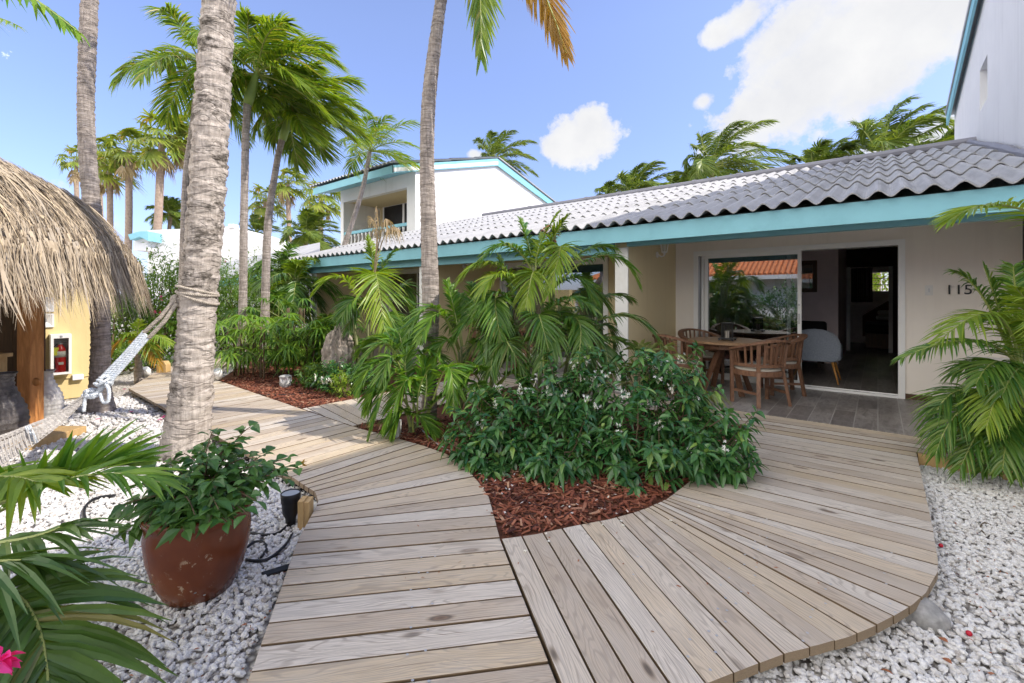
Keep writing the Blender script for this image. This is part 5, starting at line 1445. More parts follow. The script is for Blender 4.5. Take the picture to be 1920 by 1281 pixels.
# 5 thin palm in front of the balcony
p5 = thing('palm_tree', 'thin curved palm standing in front of the villa balcony', 'palm', base_at(628, 13.5, 0))
px_trunk(M['bark'], [(628, 600, 15), (636, 530, 13), (645, 465, 11), (658, 425, 10), (671, 385, 9.5), (682, 345, 8.5), (690, 305, 8), (693, 285, 8)], 13.5, p5, 17, 12, .04, .006, .09)
crown(p5, W(694, 284, 13.5), 14, 1.65, .56, .032, M['coco'], .55, 31, (-15, 85), 30, .45, sag=.35)
# 6 tall grey palm in the island bed
p6 = thing('palm_tree', 'tall curved grey palm growing from the island bed', 'palm', base_at(806, 5.0, -.05))
px_trunk(M['bark'], [(804, 800, 32), (806, 690, 25), (808, 640, 27), (808, 600, 31), (807, 540, 33), (805, 470, 31), (803, 400, 29.5), (801, 330, 28), (801, 260, 27), (804, 190, 27), (811, 120, 25.5), (820, 50, 23), (827, 0, 22), (840, -90, 20), (856, -190, 19)], 5.0, p6, 19, 24, .018, .009, .062)
top6 = W(858, -200, 5.0)
for (c, t, m_) in (((905, -190), (902, 112), 'coco'), ((985, -150), (1062, 100), 'yellowing'), ((800, -430), (640, -320), 'coco'), ((760, -400), (560, -240), 'coco'), ((900, -520), (1010, -520), 'coco'), ((1000, -430), (1180, -350), 'coco'), ((850, -520), (830, -660), 'coco'), ((790, -400), (700, -230), 'coco')):
    mb = MB(); lowf = t[1] > 0; D2 = 4.55 if lowf else 5 + R.uniform(-1.2, 1.2); pm = W(c[0], c[1], (5+D2)/2)
    frond(mb, top6, pm, W(t[0], t[1], D2), 64 if lowf else 46, .46 if lowf else .42, .036, .25 if lowf else .85, (WIND.x*.10, WIND.y*.10), .25 if lowf else .0, .2, .016, 4, R, a0=42 if lowf else 52, a1=14, side=(right if lowf else None))
    mb.build('frond', [M[m_], M['rachis']], p6)
# palms whose trunks stand outside the frame, left
p8 = thing('palm_tree', 'palm outside the hut whose green frond hangs in at the top corner', 'palm', WL(3.6, -5.4, -.1))
mb = MB(); trunk_mesh(mb, [WL(3.6, -5.4, -.1), WL(3.55, -5.3, 2.4), WL(3.5, -5.2, 4.4)], [.13, .11, .10], 16, .04, .01, .08, 3); mb.build('trunk', M['bark'], p8, True)
for c, t, ll in (((-90, -130, 3.2), (150, 62, 2.9), .30), ((-200, -60, 3.4), (40, -60, 3.2), .3), ((-330, -150, 3.4), (-420, 60, 3.3), .4), ((-300, -260, 3.4), (-500, -100, 3.), .4)):
    mb = MB(); frond(mb, WL(3.5, -5.2, 4.4), W(*c), W(*t), 30, ll, .034, .5, (0, 0), .1, .2, .014, 4, R, a0=45, a1=14); mb.build('frond', [M['lady'], M['rachis']], p8)
p9 = thing('palm_tree', 'palm far outside the frame with thin frond tip over the thatch', 'palm', WL(9, -11.2, -.1))
mb = MB(); trunk_mesh(mb, [WL(9, -11.2, -.1), WL(9, -11.1, 3.5), WL(9, -11.0, 6.3)], [.15, .12, .11], 14, .05, .01, .09, 5); mb.build('trunk', M['bark'], p9, True)
for t in ((42, 52, 8.6), (-120, 40, 9.2), (-200, -200, 9.), (-330, 120, 9)):
    mb = MB(); frond(mb, WL(9, -11.0, 6.3), W((t[0]-150)/2-20, -10, 9), W(*t), 30, .4, .03, .5, (0, 0), .1, .2, .014, 3, R); mb.build('frond', [M['coco'], M['rachis']], p9)

# distant fan palms
def fan_palm(px, py, by, D, Rm, lean, label, seed, tw=.2, n=20):
    rnd = random.Random(seed)
    c = W(px, py, D); b = base_at(px+lean, D, -.1)
    r = thing('fan_palm', label, 'palm', b, 'fan palms far beyond the hedge')
    mb = MB(); trunk_mesh(mb, [b, b.lerp(c, .5)+V((.08, .05, 0)), b.lerp(c, .86), c], [tw*1.15, tw, tw*.95, tw*.7], 10, .12, .012, .2, seed); mb.build('trunk', M['bark_far'], r, True)
    mb = MB()
    for i in range(n):
        a = i*2.4+rnd.uniform(-.3, .3); e = math.radians(78-115*(i+.5)/n+rnd.uniform(-10, 10))
        d = V((math.cos(a), math.sin(a), 0))*math.cos(e)+UP*math.sin(e)
        hub = c+d*Rm*rnd.uniform(.45, .68)+WIND*Rm*.10
        fan_leaf(mb, c, hub, 15, Rm*rnd.uniform(.42, .58), Rm*.075, 260, .45, (WIND.x*.35, WIND.y*.35), 2, rnd, rnd.uniform(.3, .9), .025, flat=True)
    mb.build('crown', [M['fan_far'], M['rachis']], r)
    mb = MB()
    for i in range(10):
        a = rnd.uniform(0, 6.28); d = V((math.cos(a), math.sin(a), 0))
        hub = c+d*Rm*rnd.uniform(.12, .32)-UP*Rm*rnd.uniform(.3, .75)
        fan_leaf(mb, c-UP*Rm*.1, hub, 7, Rm*.38, Rm*.045, 90, .3, (0, 0), 2, rnd, 1.2, .02, flat=True, facing=(d.x*.2, d.y*.2, -1))
    mb.build('dry_skirt', [M['dead'], M['bark_far']], r)
fan_palm(143, 302, 390, 42, 2.0, 2, 'smallest fan palm just left of the palm behind the hut', 1, .19, 16)
fan_palm(207, 318, 420, 34, 2.1, -6, 'short fan palm with brown collar right of the hut palm', 2, .2)
fan_palm(243, 283, 430, 33, 2.2, -8, 'fan palm with shaggy dry skirt, second right of the hut palm', 3, .22, 22)
fan_palm(304, 268, 480, 31, 2.5, -22, 'tallest fan palm left of the thick trunk, leaning slightly', 4, .24, 24)
fan_palm(352, 255, 470, 32, 2.3, -4, 'fan palm half hidden behind the thick hammock trunk', 5, .21)
fan_palm(186, 290, 420, 37, 2.0, 2, 'fan palm directly behind the hut palm trunk', 6, .19)
fan_palm(540, 345, 450, 40, 2.1, 2, 'round headed fan palm left of the villa eave', 7, .2)
fan_palm(497, 378, 450, 42, 2.3, 0, 'fan palm between the two slim palms far behind', 8, .2)
fan_palm(602, 372, 450, 33, 2.0, -8, 'fan palm with orange trunk top touching the villa eave', 9, .2)
# windblown coconut palms
def coco(px, py, D, Lf, label, seed, wind=.9, n=14, ll=.55, el=(-25, 85), by=None, nl=34, lw=.05):
    c = W(px, py, D); b = base_at(px-14, D, -.1)
    r = thing('coconut_palm', label, 'palm', b, 'windblown coconut palms behind the roofs')
    mb = MB(); trunk_mesh(mb, [b, b.lerp(c, .5)+right*-.1, c], [.19, .15, .12], 10, .12, .01, .16, seed); mb.build('trunk', M['bark_far'], r, True)
    crown(r, c+UP*Lf*.07, n+12, Lf*1.2, ll*1.3, lw*1.05, M['coco_far'], wind*.85, seed, el, int(nl*1.9), .35, 2, .03, 'frond', .38, flat=True)
coco(320, 405, 34, 1.7, 'small coconut palm left of the thick trunk above the white house', 41, .2, 12)
coco(575, 445, 26, 1.9, 'coconut palm with curled crown left of the villa wall', 42, .5, 13)
coco(480, 440, 40, 2.0, 'low coconut palm head above the white gabled house', 52, .5, 10)
coco(925, 305, 30, 2.6, 'palm head showing above the villa ridge', 43, .5, 13)
coco(1138, 368, 34, 1.4, 'smallest palm tip above the bungalow ridge', 44, .6, 8)
coco(1185, 372, 22, 2.1, 'palm with one yellow leaf above the middle of the ridge', 45, .75, 13)
coco(1275, 375, 24, 2.3, 'low spreading palm between two taller ones above the ridge', 46, .9, 12)
coco(1335, 318, 21, 2.7, 'tall windblown palm above the middle of the grey roof', 47, 1.0, 15, .62)
coco(1530, 330, 19, 1.9, 'low palm beside a leafy bush above the grey roof', 48, .8, 12)
coco(1655, 308, 17, 2.9, 'largest windblown palm beside the tall white house', 49, 1.0, 16, .66, nl=44)
coco(1745, 325, 18, 2.6, 'windblown palm half hidden by the tall white house', 50, .9, 13, .6, nl=40)

# ================================================================== CLUMPS OF ARECA AND OTHER PALM SHRUBS
def pf(mb, b, c, t, D0, D2, n, ll, lw, droop=.45, vee=.25, Dm=None, **kw):
    P0, P2 = W(b[0], b[1], D0), W(t[0], t[1], D2); C = W(c[0], c[1], Dm if Dm else (D0+D2)/2)
    frond(mb, P0, C*2-(P0+P2)*.5, P2, n, ll, lw, droop, (0, 0), vee, **kw)
def cane(root, pts, r, mat='stem', name='cane'):
    mb = MB(); mb.tube(smooth_pts([V(p) for p in pts], 4), r, 8); return mb.build(name, M[mat], root, True)

# tall areca in the island, in front of the terrace
ar = thing('areca_palm', 'tall dense areca palm in front of the middle terrace', 'palm', base_at(1020, 5.1, -.05))
for px, top in ((985, 560), (1000, 500), (1016, 480), (1032, 500), (1050, 560), (968, 600), (1070, 620), (1040, 430)):
    b = base_at(1005+(px-1010)*.6, 5.1, -.05); cane(ar, [b, b.lerp(W(px, top, 5.05), .6)+right*.02, W(px, top, 5.05)], [.022]*4+[.019]*4+[.014], 'stem')
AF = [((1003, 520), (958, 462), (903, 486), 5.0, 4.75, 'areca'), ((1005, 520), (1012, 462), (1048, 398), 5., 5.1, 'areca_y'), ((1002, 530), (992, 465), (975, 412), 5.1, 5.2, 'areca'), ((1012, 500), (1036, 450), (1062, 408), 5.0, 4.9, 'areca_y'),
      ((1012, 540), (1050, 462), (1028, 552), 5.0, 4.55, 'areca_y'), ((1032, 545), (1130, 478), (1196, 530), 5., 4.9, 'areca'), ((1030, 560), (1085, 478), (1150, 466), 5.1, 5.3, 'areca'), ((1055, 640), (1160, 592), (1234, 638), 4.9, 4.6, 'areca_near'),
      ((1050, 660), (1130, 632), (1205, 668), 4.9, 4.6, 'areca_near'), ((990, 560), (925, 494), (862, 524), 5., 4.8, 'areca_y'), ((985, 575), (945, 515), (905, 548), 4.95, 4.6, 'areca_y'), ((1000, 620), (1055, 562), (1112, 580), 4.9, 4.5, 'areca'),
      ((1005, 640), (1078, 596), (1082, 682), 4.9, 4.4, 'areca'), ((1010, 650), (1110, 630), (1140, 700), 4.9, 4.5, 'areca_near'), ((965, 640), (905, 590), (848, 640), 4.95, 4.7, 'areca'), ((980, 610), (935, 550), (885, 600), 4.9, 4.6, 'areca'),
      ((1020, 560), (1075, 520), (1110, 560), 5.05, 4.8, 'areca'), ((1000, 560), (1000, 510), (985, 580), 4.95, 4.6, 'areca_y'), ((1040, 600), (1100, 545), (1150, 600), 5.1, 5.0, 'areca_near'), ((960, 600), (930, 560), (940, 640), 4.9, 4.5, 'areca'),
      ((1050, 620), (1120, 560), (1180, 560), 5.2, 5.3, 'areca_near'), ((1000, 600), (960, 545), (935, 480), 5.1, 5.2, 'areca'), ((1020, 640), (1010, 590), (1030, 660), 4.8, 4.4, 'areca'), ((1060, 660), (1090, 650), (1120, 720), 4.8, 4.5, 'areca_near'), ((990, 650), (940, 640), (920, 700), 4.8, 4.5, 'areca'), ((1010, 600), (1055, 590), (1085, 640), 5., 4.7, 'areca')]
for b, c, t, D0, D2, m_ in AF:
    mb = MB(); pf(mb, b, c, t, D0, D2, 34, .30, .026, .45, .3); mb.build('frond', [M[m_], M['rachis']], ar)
for b, c, t, D0, D2 in [((1000, 680), (940, 610), (905, 670), 4.9, 4.6), ((1020, 690), (1040, 620), (1010, 690), 4.8, 4.4), ((1050, 690), (1100, 650), (1075, 720), 4.8, 4.5), ((960, 680), (900, 640), (870, 700), 5.2, 5.1), ((980, 690), (950, 640), (985, 700), 4.7, 4.4), ((1080, 690), (1140, 660), (1170, 720), 4.9, 4.7), ((930, 660), (880, 600), (845, 610), 5.4, 5.6), ((1040, 660), (1075, 600), (1120, 640), 5.3, 5.4), ((1090, 680), (1130, 610), (1150, 650), 5.3, 5.3), ((960, 640), (910, 570), (870, 580), 5.4, 5.6), ((1000, 640), (970, 570), (955, 620), 5.3, 5.2), ((1060, 660), (1020, 600), (985, 640), 5.3, 5.3)]:
    mb = MB(); pf(mb, b, c, t, D0, D2, 30, .30, .026, .5, .2); mb.build('frond', [M['areca_near'], M['rachis']], ar)
mb = MB(); a = W(1033, 475, 5.0)
for i in range(60):
    z = R.uniform(-.12, .3); d = rdir(R, .2, 1); blade(mb, a+V((R.uniform(-.03, .03), R.uniform(-.03, .03), z)), d, right, R.uniform(.05, .13), .02, .8, (0, 0), 2)
mb.build('dry_sheath', M['dryleaf'], ar)
# broad leaved young palms at the front of the island
def young(name_label, base, specs, n=22, ll=.30, lw=.028, matk='lady', canes=True):
    r = thing('young_palm', name_label, 'palm', base)
    for i, (b, c, t, D0, D2) in enumerate(specs):
        mb = MB(); pf(mb, b, c, t, D0, D2, n+6, ll, lw*.82, .32, .35, a0=58, a1=20, s0=.3); mb.build('frond', [M[matk if i % 3 else 'areca'], M['rachis']], r)
        if canes and i % 2 == 0: P = W(b[0], b[1], D0); cane(r, [base+V((R.uniform(-.08, .08), R.uniform(-.08, .08), 0)), base.lerp(P, .6)+V((0, 0, .03)), P], .012)
    return r
young('bright young palm at the corner of the island bed', base_at(745, 4.75, -.04), [((755, 720), (725, 645), (668, 700), 4.75, 4.5), ((757, 715), (735, 640), (690, 650), 4.75, 4.8), ((760, 710), (752, 640), (742, 622), 4.8, 5.), ((762, 715), (785, 640), (815, 650), 4.8, 4.9), ((750, 730), (710, 680), (672, 735), 4.7, 4.4), ((755, 700), (715, 640), (672, 664), 4.8, 4.8), ((760, 720), (735, 670), (715, 720), 4.65, 4.35), ((760, 690), (770, 640), (760, 600), 4.9, 5.1), ((745, 745), (715, 715), (690, 770), 4.6, 4.4), ((770, 720), (800, 660), (840, 700), 4.8, 4.6)], 20, .24, .034)
young('young palm with long drooping frond over the boardwalk edge', base_at(765, 4.55, -.04), [((765, 770), (738, 700), (690, 828), 4.5, 4.25), ((775, 770), (765, 712), (722, 800), 4.5, 4.2), ((770, 770), (730, 730), (690, 760), 4.55, 4.4), ((785, 790), (785, 735), (805, 690), 4.5, 4.45), ((790, 790), (800, 720), (790, 672), 4.5, 4.6), ((800, 790), (838, 690), (850, 765), 4.5, 4.2), ((790, 800), (820, 750), (865, 740), 4.5, 4.4), ((775, 810), (780, 778), (812, 812), 4.45, 4.3), ((770, 800), (755, 770), (735, 815), 4.45, 4.3), ((785, 780), (760, 700), (770, 655), 4.55, 4.7)], 20, .25, .032)
young('young palm with fronds across the slim grey trunk', base_at(870, 5.2, -.04), [((860, 660), (815, 578), (765, 628), 5.0, 4.6), ((862, 655), (825, 590), (788, 640), 5.0, 4.5), ((865, 650), (850, 575), (838, 530), 5.1, 5.2), ((872, 650), (890, 575), (882, 535), 5.1, 5.2), ((875, 655), (905, 590), (952, 560), 5.1, 5.), ((880, 665), (915, 600), (948, 605), 5.1, 4.9), ((880, 680), (930, 610), (960, 640), 5.1, 4.8), ((870, 690), (900, 640), (925, 700), 5., 4.6), ((860, 690), (835, 640), (800, 720), 4.9, 4.6), ((868, 650), (860, 590), (862, 555), 5.1, 5.3)], 20, .25, .034)
young('young palm with pale upright leaflets behind the white flowers', base_at(930, 4.7, -.04), [((915, 730), (960, 660), (1012, 632), 4.7, 4.6), ((918, 735), (945, 660), (950, 610), 4.7, 4.9), ((915, 740), (895, 690), (860, 730), 4.6, 4.4), ((912, 745), (895, 720), (920, 775), 4.5, 4.3), ((925, 730), (975, 690), (1020, 700), 4.7, 4.6), ((905, 735), (880, 700), (840, 760), 4.6, 4.3), ((918, 720), (930, 650), (905, 620), 4.7, 4.9), ((930, 740), (960, 700), (990, 740), 4.6, 4.4)], 20, .25, .036)
# areca by the carved stump
al = thing('areca_palm', 'areca palm with one big hanging yellow green frond by the driftwood stump', 'palm', base_at(690, 7.4, -.03))
for px, top, bx in ((660, 565, 676), (690, 600, 690), (704, 560, 694), (720, 600, 704)):
    b = base_at(bx, 7.4, -.03); cane(al, [b, b.lerp(W(px, top, 7.4), .5), W(px, top, 7.4)], .026)
for b, c, t, D0, D2, m_, ll in [((680, 600), (646, 524), (590, 546), 7.4, 7.0, 'areca_y', .42), ((703, 590), (704, 512), (722, 632), 7.4, 6.7, 'areca_y', .55), ((690, 620), (636, 592), (556, 645), 7.6, 8.1, 'areca', .45), ((695, 600), (668, 560), (640, 600), 7.3, 6.8, 'areca', .36), ((703, 580), (745, 555), (775, 600), 7.4, 7.6, 'areca', .4), ((700, 570), (700, 500), (690, 445), 7.5, 7.6, 'areca_y', .3), ((703, 560), (720, 500), (742, 470), 7.5, 7.7, 'areca', .3), ((705, 610), (730, 590), (735, 650), 7.3, 6.9, 'areca', .36), ((690, 600), (672, 575), (652, 620), 7.35, 7., 'areca', .32), ((700, 640), (745, 610), (790, 640), 7.4, 7.3, 'areca_near', .36), ((712, 620), (750, 540), (762, 560), 7.6, 7.8, 'areca_near', .36)]:
    mb = MB(); pf(mb, b, c, t, D0, D2, 36, ll, .036, .35, .2); mb.build('frond', [M[m_], M['rachis']], al)
for b, c, t in (((700, 520), (708, 450), (706, 388)), ((702, 520), (722, 440), (748, 430)), ((700, 510), (706, 440), (694, 405)), ((702, 500), (718, 425), (728, 415))):
    mb = MB(); pf(mb, b, c, t, 7.5, 7.4, 22, .22, .018, 1.4, -.1, s0=.5); mb.build('dry_frond', [M['dead'], M['dead']], al)
# dense palms at the far end of the bungalow
for k, (px, D, top, lb) in enumerate([(548, 11.2, 500, 'dense areca palm at the far corner of the bungalow'), (520, 12.6, 470, 'areca palm with hanging yellow frond beside the leaning slim palm'), (600, 9.6, 600, 'low dark palm under the far bungalow wall'), (505, 10.6, 540, 'dark areca palm behind the leaning slim trunk')]):
    b = base_at(px, D, -.05); r = thing('areca_palm', lb, 'palm', b)
    for j in range(4):
        q = W(px+R.uniform(-14, 14), top+R.uniform(20, 60), D); cane(r, [b+rdir(R)*.12*V((1, 1, 0)).length/1.5, b.lerp(q, .5), q], .028)
        crown(r, q, 7, 1.15, .42, .034, M['areca'], .05, 60+k*7+j, (-30, 80), 26, .5, 3, .012, sag=.55, matfn=lambda i, n, k=k: M['areca_y'] if (i+k) % 4 == 0 else M['areca'] if (i+k) % 2 else M['areca_near'])
# palm shrubs with fan leaves in the left bed
def rhapis(lb, px, D, hpx, spread, n, seed, mk='lady', rad=.30, lw=.034, seg=10):
    rnd = random.Random(seed); b = base_at(px, D, -.03)
    r = thing('lady_palm', lb, 'palm', b, 'fan leaved lady palms in the left bed')
    for i in range(n):
        q = b+right*rnd.gauss(0, spread*.5)+fwd*rnd.gauss(0, spread*.35)
        tp = q+right*rnd.gauss(0, spread*.45)-fwd*abs(rnd.gauss(0, spread*.4))+UP*(rnd.uniform(.25, 1.)*hpx)
        d = (tp-q); mid = q+V((0, 0, (tp.z-q.z)*.75))
        mb = MB(); fan_leaf(mb, mid, tp, seg, rad*rnd.uniform(.8, 1.15), lw, 215, .6, (0, 0), 3, rnd, rnd.uniform(.3, .9), .006); mb.build('leaf', [M[mk if rnd.random() < .7 else 'areca'], M['rachis']], r)
    for i in range(7):
        q = b+right*rnd.gauss(0, spread*.4)+fwd*rnd.gauss(0, spread*.3); cane(r, [q, q+V((0, 0, hpx*.4)), q+V((.02, 0, hpx*.8))], .014, 'twig')
rhapis('leafy lady palm beside the white spotlight', 455, 8.2, 1.05, .50, 34, 1)
rhapis('lady palm in the middle of the left bed', 520, 7.8, 1.10, .50, 36, 2)
rhapis('lady palm beside the driftwood stump', 580, 7.9, .95, .42, 30, 3)
rhapis('taller lady palm behind the left bed', 545, 9.2, 1.45, .55, 30, 4, 'areca')
rhapis('lady palm half hidden behind the driftwood stump', 645, 8.3, 1.0, .45, 26, 5, 'areca')
# pale striped palm grass between the white shrub and the dining set
vg = thing('striped_palm', 'pale striped fan leaved palm between the white shrub and dining set', 'palm', base_at(1260, 4.7, -.03))
rnd = random.Random(77)
for hx_, hy_, hd, fx, fz, rad in [(1190, 690, 4.6, -.3, .6, .26), (1215, 662, 4.7, .1, .9, .26), (1240, 655, 4.8, .4, .5, .28), (1262, 690, 4.5, .8, .1, .26), (1285, 700, 4.45, .6, -.4, .26), (1300, 725, 4.4, 1, -.3, .30), (1318, 745, 4.35, .8, -.8, .28), (1235, 700, 4.4, -.2, -.3, .26), (1200, 655, 4.9, -.2, .9, .24), (1330, 735, 4.4, 1., -.15, .24), (1258, 665, 4.8, .7, .2, .24), (1280, 730, 4.3, .3, -.6, .26), (1225, 720, 4.3, -.3, .2, .24), (1180, 720, 4.5, -.5, .4, .22), (1305, 770, 4.3, .6, -.6, .24)]:
    hb = W(hx_, hy_, hd); mb = MB(); ax = (right*fx+UP*fz-fwd*.35)
    fan_leaf(mb, vg.location.lerp(hb, .55)+UP*.1, hb, 9, rad, .042, 170, .55, (0, 0), 3, rnd, .5, .008, facing=ax); mb.build('leaf', [M['varieg'], M['rachis']], vg)
# areca clump right of the rounded deck
rb = base_at(1905, 3.75, -.08)
ra = thing('areca_palm', 'large green areca palm beside the terrace and white pebbles', 'palm', rb)
RF = [((1915, 720), (1868, 592), (1750, 650), 3.7, 3.5, .33), ((1920, 700), (1830, 640), (1690, 672), 3.6, 3.5, .26), ((1900, 680), (1845, 560), (1790, 510), 3.8, 4.0, .28), ((1905, 680), (1870, 570), (1845, 500), 3.8, 3.9, .28), ((1915, 680), (1905, 560), (1900, 500), 3.75, 3.7, .28), ((1930, 690), (1935, 600), (1905, 540), 3.6, 3.5, .28),
      ((1925, 790), (1810, 730), (1745, 800), 3.7, 3.7, .30), ((1920, 800), (1820, 760), (1755, 850), 3.6, 3.55, .28), ((1920, 830), (1860, 790), (1800, 880), 3.6, 3.45, .28), ((1930, 760), (1880, 680), (1830, 720), 3.65, 3.4, .28), ((1935, 780), (1890, 720), (1850, 800), 3.55, 3.3, .28), ((1940, 810), (1900, 790), (1880, 880), 3.5, 3.3, .26), ((1950, 760), (1920, 690), (1880, 740), 3.5, 3.3, .28), ((1920, 770), (1850, 690), (1790, 700), 3.8, 3.9, .28), ((1910, 800), (1830, 740), (1770, 760), 3.9, 4.0, .28), ((1960, 700), (1960, 600), (1930, 560), 3.5, 3.4, .28), ((1930, 850), (1900, 830), (1840, 885), 3.6, 3.5, .22), ((1945, 850), (1930, 820), (1910, 890), 3.4, 3.3, .22), ((1915, 700), (1890, 610), (1830, 600), 3.8, 3.9, .3), ((1910, 830), (1850, 810), (1765, 830), 3.85, 3.9, .24), ((1935, 820), (1870, 760), (1785, 800), 3.75, 3.75, .26), ((1930, 860), (1890, 800), (1815, 850), 3.7, 3.7, .24), ((1950, 840), (1920, 770), (1860, 830), 3.55, 3.4, .26), ((1940, 800), (1880, 740), (1800, 760), 3.8, 3.85, .26)]
for i, (b, c, t, D0, D2, ll) in enumerate(RF):
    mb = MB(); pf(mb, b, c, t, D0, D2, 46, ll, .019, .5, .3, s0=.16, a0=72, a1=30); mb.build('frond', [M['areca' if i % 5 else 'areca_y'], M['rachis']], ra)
for i in range(7):
    q = rb+V((R.uniform(-.15, .15), R.uniform(-.15, .15), 0)); cane(ra, [q, q+V((0, 0, .4)), W(1918+R.uniform(-15, 30), 730+R.uniform(-20, 60), 3.65)], .016)
ra2 = thing('areca_palm', 'palm outside the frame whose frond reaches in under the blue fascia', 'palm', base_at(2120, 2.9, -.1))
for b, c, t, D0, D2 in (((2040, 470), (1900, 388), (1783, 412), 2.9, 2.75), ((2060, 480), (2040, 350), (1960, 250), 2.9, 3.), ((2070, 500), (2180, 420), (2260, 500), 2.8, 2.6), ((2060, 520), (2020, 560), (1990, 640), 2.9, 2.8)):
    mb = MB(); pf(mb, b, c, t, D0, D2, 44, .30, .020, .25, .15, a0=60, a1=16); mb.build('frond', [M['areca_y'], M['rachis']], ra2)
for k in range(3): cane(ra2, [ra2.location+V((.1*k, 0, 0)), W(2080, 700, 2.9), W(2050+k*8, 480, 2.9)], .03)
# near palm at the lower left, its stems are outside the frame
nb = WL(1.75, -2.35, -.1)
na = thing('areca_palm', 'near areca palm with long dark leaflets over the pebbles', 'palm', nb)
NF = [((-200, 1100), (60, 925), (245, 872), 1.9, 1.95, 26, .34, .026, 'lady', .12, .95, 52, 14), ((-120, 1010), (120, 900), (300, 905), 1.85, 1.8, 18, .26, .024, 'lady', .35, .35, 50, 14), ((-160, 1030), (20, 1015), (120, 985), 1.5, 1.45, 10, .31, .028, 'areca_near', .4, .1, 40, 8), ((-120, 1120), (38, 1118), (92, 1330), 1.35, 1.22, 25, .33, .033, 'areca_near', .5, .3, 76, 44), ((-200, 960), (-40, 900), (70, 905), 1.9, 1.75, 20, .34, .036, 'areca_y', .4, .2, 60, 20), ((-200, 1060), (-60, 1055), (40, 1050), 1.3, 1.3, 10, .33, .028, 'areca_near', .45, .1, 36, 6), ((-150, 1150), (-40, 1180), (-20, 1350), 1.3, 1.2, 18, .28, .044, 'areca_near', .25, .1, 70, 40)]
for b, c, t, D0, D2, n, ll, lw, mk, dr_, ve, a0, a1 in NF:
    mb = MB(); pf(mb, b, c, t, D0, D2, n, ll, lw, dr_, ve, s0=.35, rad=.008, segs=4, a0=a0, a1=a1); mb.build('frond', [M[mk], M['rachis']], na)
for k, q in enumerate(NF): e_ = W(q[0][0], q[0][1], q[3]); cane(na, [nb+V((.03*k-.1, .02*(k % 3), 0)), nb.lerp(e_, .5)+UP*.10, e_], [.018]*4+[.013]*4+[.008])
# pink bougainvillea at the very corner
bg = thing('bougainvillea', 'hot pink bougainvillea bloom at the lower left corner', 'flower', WL(.95, -1.2, -.1))
c = W(-2, 1238, 1.0); mb = MB(); rnd = random.Random(4)
for i in range(16):
    d = (rdir(rnd)+right*.3).normalized(); leaf(mb, c+d*.004, d, rnd.uniform(.026, .040), .026, .35, rnd, 4, 1.2)
mb.build('bract', M['hotpink'], bg, True)
mb = MB(); mb.tube(smooth_pts([WL(.95, -1.2, -.1), W(-60, 1400, 1.0), W(-10, 1290, 1.0), c], 5), .003, 5); mb.build('stem', M['twig'], bg)

# ================================================================== SHRUBS
js = thing('flowering_shrub', 'dark glossy shrub covered in small white pinwheel flowers', 'shrub', base_at(1130, 3.9, -.04))
lobes = [((965, 815, 4.05), (.34, .45, .33)), ((1060, 790, 4.1), (.30, .4, .36)), ((1195, 775, 4.05), (.42, .5, .42)), ((1245, 760, 4.1), (.26, .35, .38)), ((1318, 855, 3.65), (.30, .36, .21)), ((915, 855, 3.8), (.24, .36, .20)), ((1030, 872, 3.6), (.30, .32, .20)), ((1190, 872, 3.55), (.36, .34, .22)), ((1085, 760, 4.35), (.34, .4, .26)), ((1268, 815, 3.8), (.32, .38, .28))]
lobes = [(W(*c), r) for c, r in lobes]
rnd = random.Random(31); mb = MB(); st = MB(); tips = []; tries = 0
def inside_lobes(p, sh=.86):
    for c, r in lobes:
        q = p-c
        if (q.dot(right)/r[0])**2+(q.dot(fwd)/r[1])**2+(q.z/r[2])**2 < sh: return True
    return False
while len(tips) < 520 and tries < 20000:
    tries += 1
    c, r = rnd.choice(lobes); d = rdir(rnd, -.75, 1)
    p = c+right*d.x*r[0]+fwd*d.y*r[1]+UP*d.z*r[2]
    if p.z < .03 or inside_lobes(p): continue
    if d.y > .5 and rnd.random() < .6: continue
    n = (right*d.x/r[0]+fwd*d.y/r[1]+UP*d.z/r[2]).normalized()
    tips.append((p+n*rnd.choice((0, 0, .03, .08, -.05)), (n+UP*.45+rdir(rnd)*.4).normalized()))
for p, n in tips:
    p = p-n*rnd.uniform(0, .12)+(n+UP*.6)*(rnd.uniform(.05, .16) if rnd.random() < .22 else 0)
    q = p+n*rnd.uniform(.05, .12)
    st.tube([p-n*.14, p, q], [.004, .003, .002], 4)
    u = n.cross(UP+V((.1, .2, 0))).normalized(); v_ = n.cross(u); a0 = rnd.uniform(0, 6)
    for k in range(rnd.randint(8, 12)):
        a = a0+k*2.4; f = k/11
        d = (u*math.cos(a)+v_*math.sin(a)+n*(.15+.55*f)).normalized()
        leaf(mb, p+(q-p)*f, d, rnd.uniform(.085, .140)*(1-.25*f), rnd.uniform(.032, .047), rnd.uniform(.2, .7), rnd)
for i in range(1600):      # inner leaves
    c, r = rnd.choice(lobes); d = rdir(rnd)*rnd.uniform(.55, .92); p = c+right*d.x*r[0]+fwd*d.y*r[1]+UP*d.z*r[2]
    if p.z > .04: leaf(mb, p, rdir(rnd, -.6, .8), rnd.uniform(.08, .12), .035, .4, rnd, 3)
mb.build('foliage', M['jasmine'], js)
for i in range(26):
    c, r = rnd.choice(lobes); b = js.location+right*rnd.gauss(0, .35)+fwd*rnd.gauss(0, .12); q = c+rdir(rnd)*.25; st.tube([b, b.lerp(q, .5)+rdir(rnd)*.06, q], [.012, .009, .005], 5)
st.build('stem', M['twig'], js)
front = [t for t in tips if (t[1].dot(fwd) < .25)]
rnd.shuffle(front); front.sort(key=lambda t: -t[0].z*.7+rnd.random())
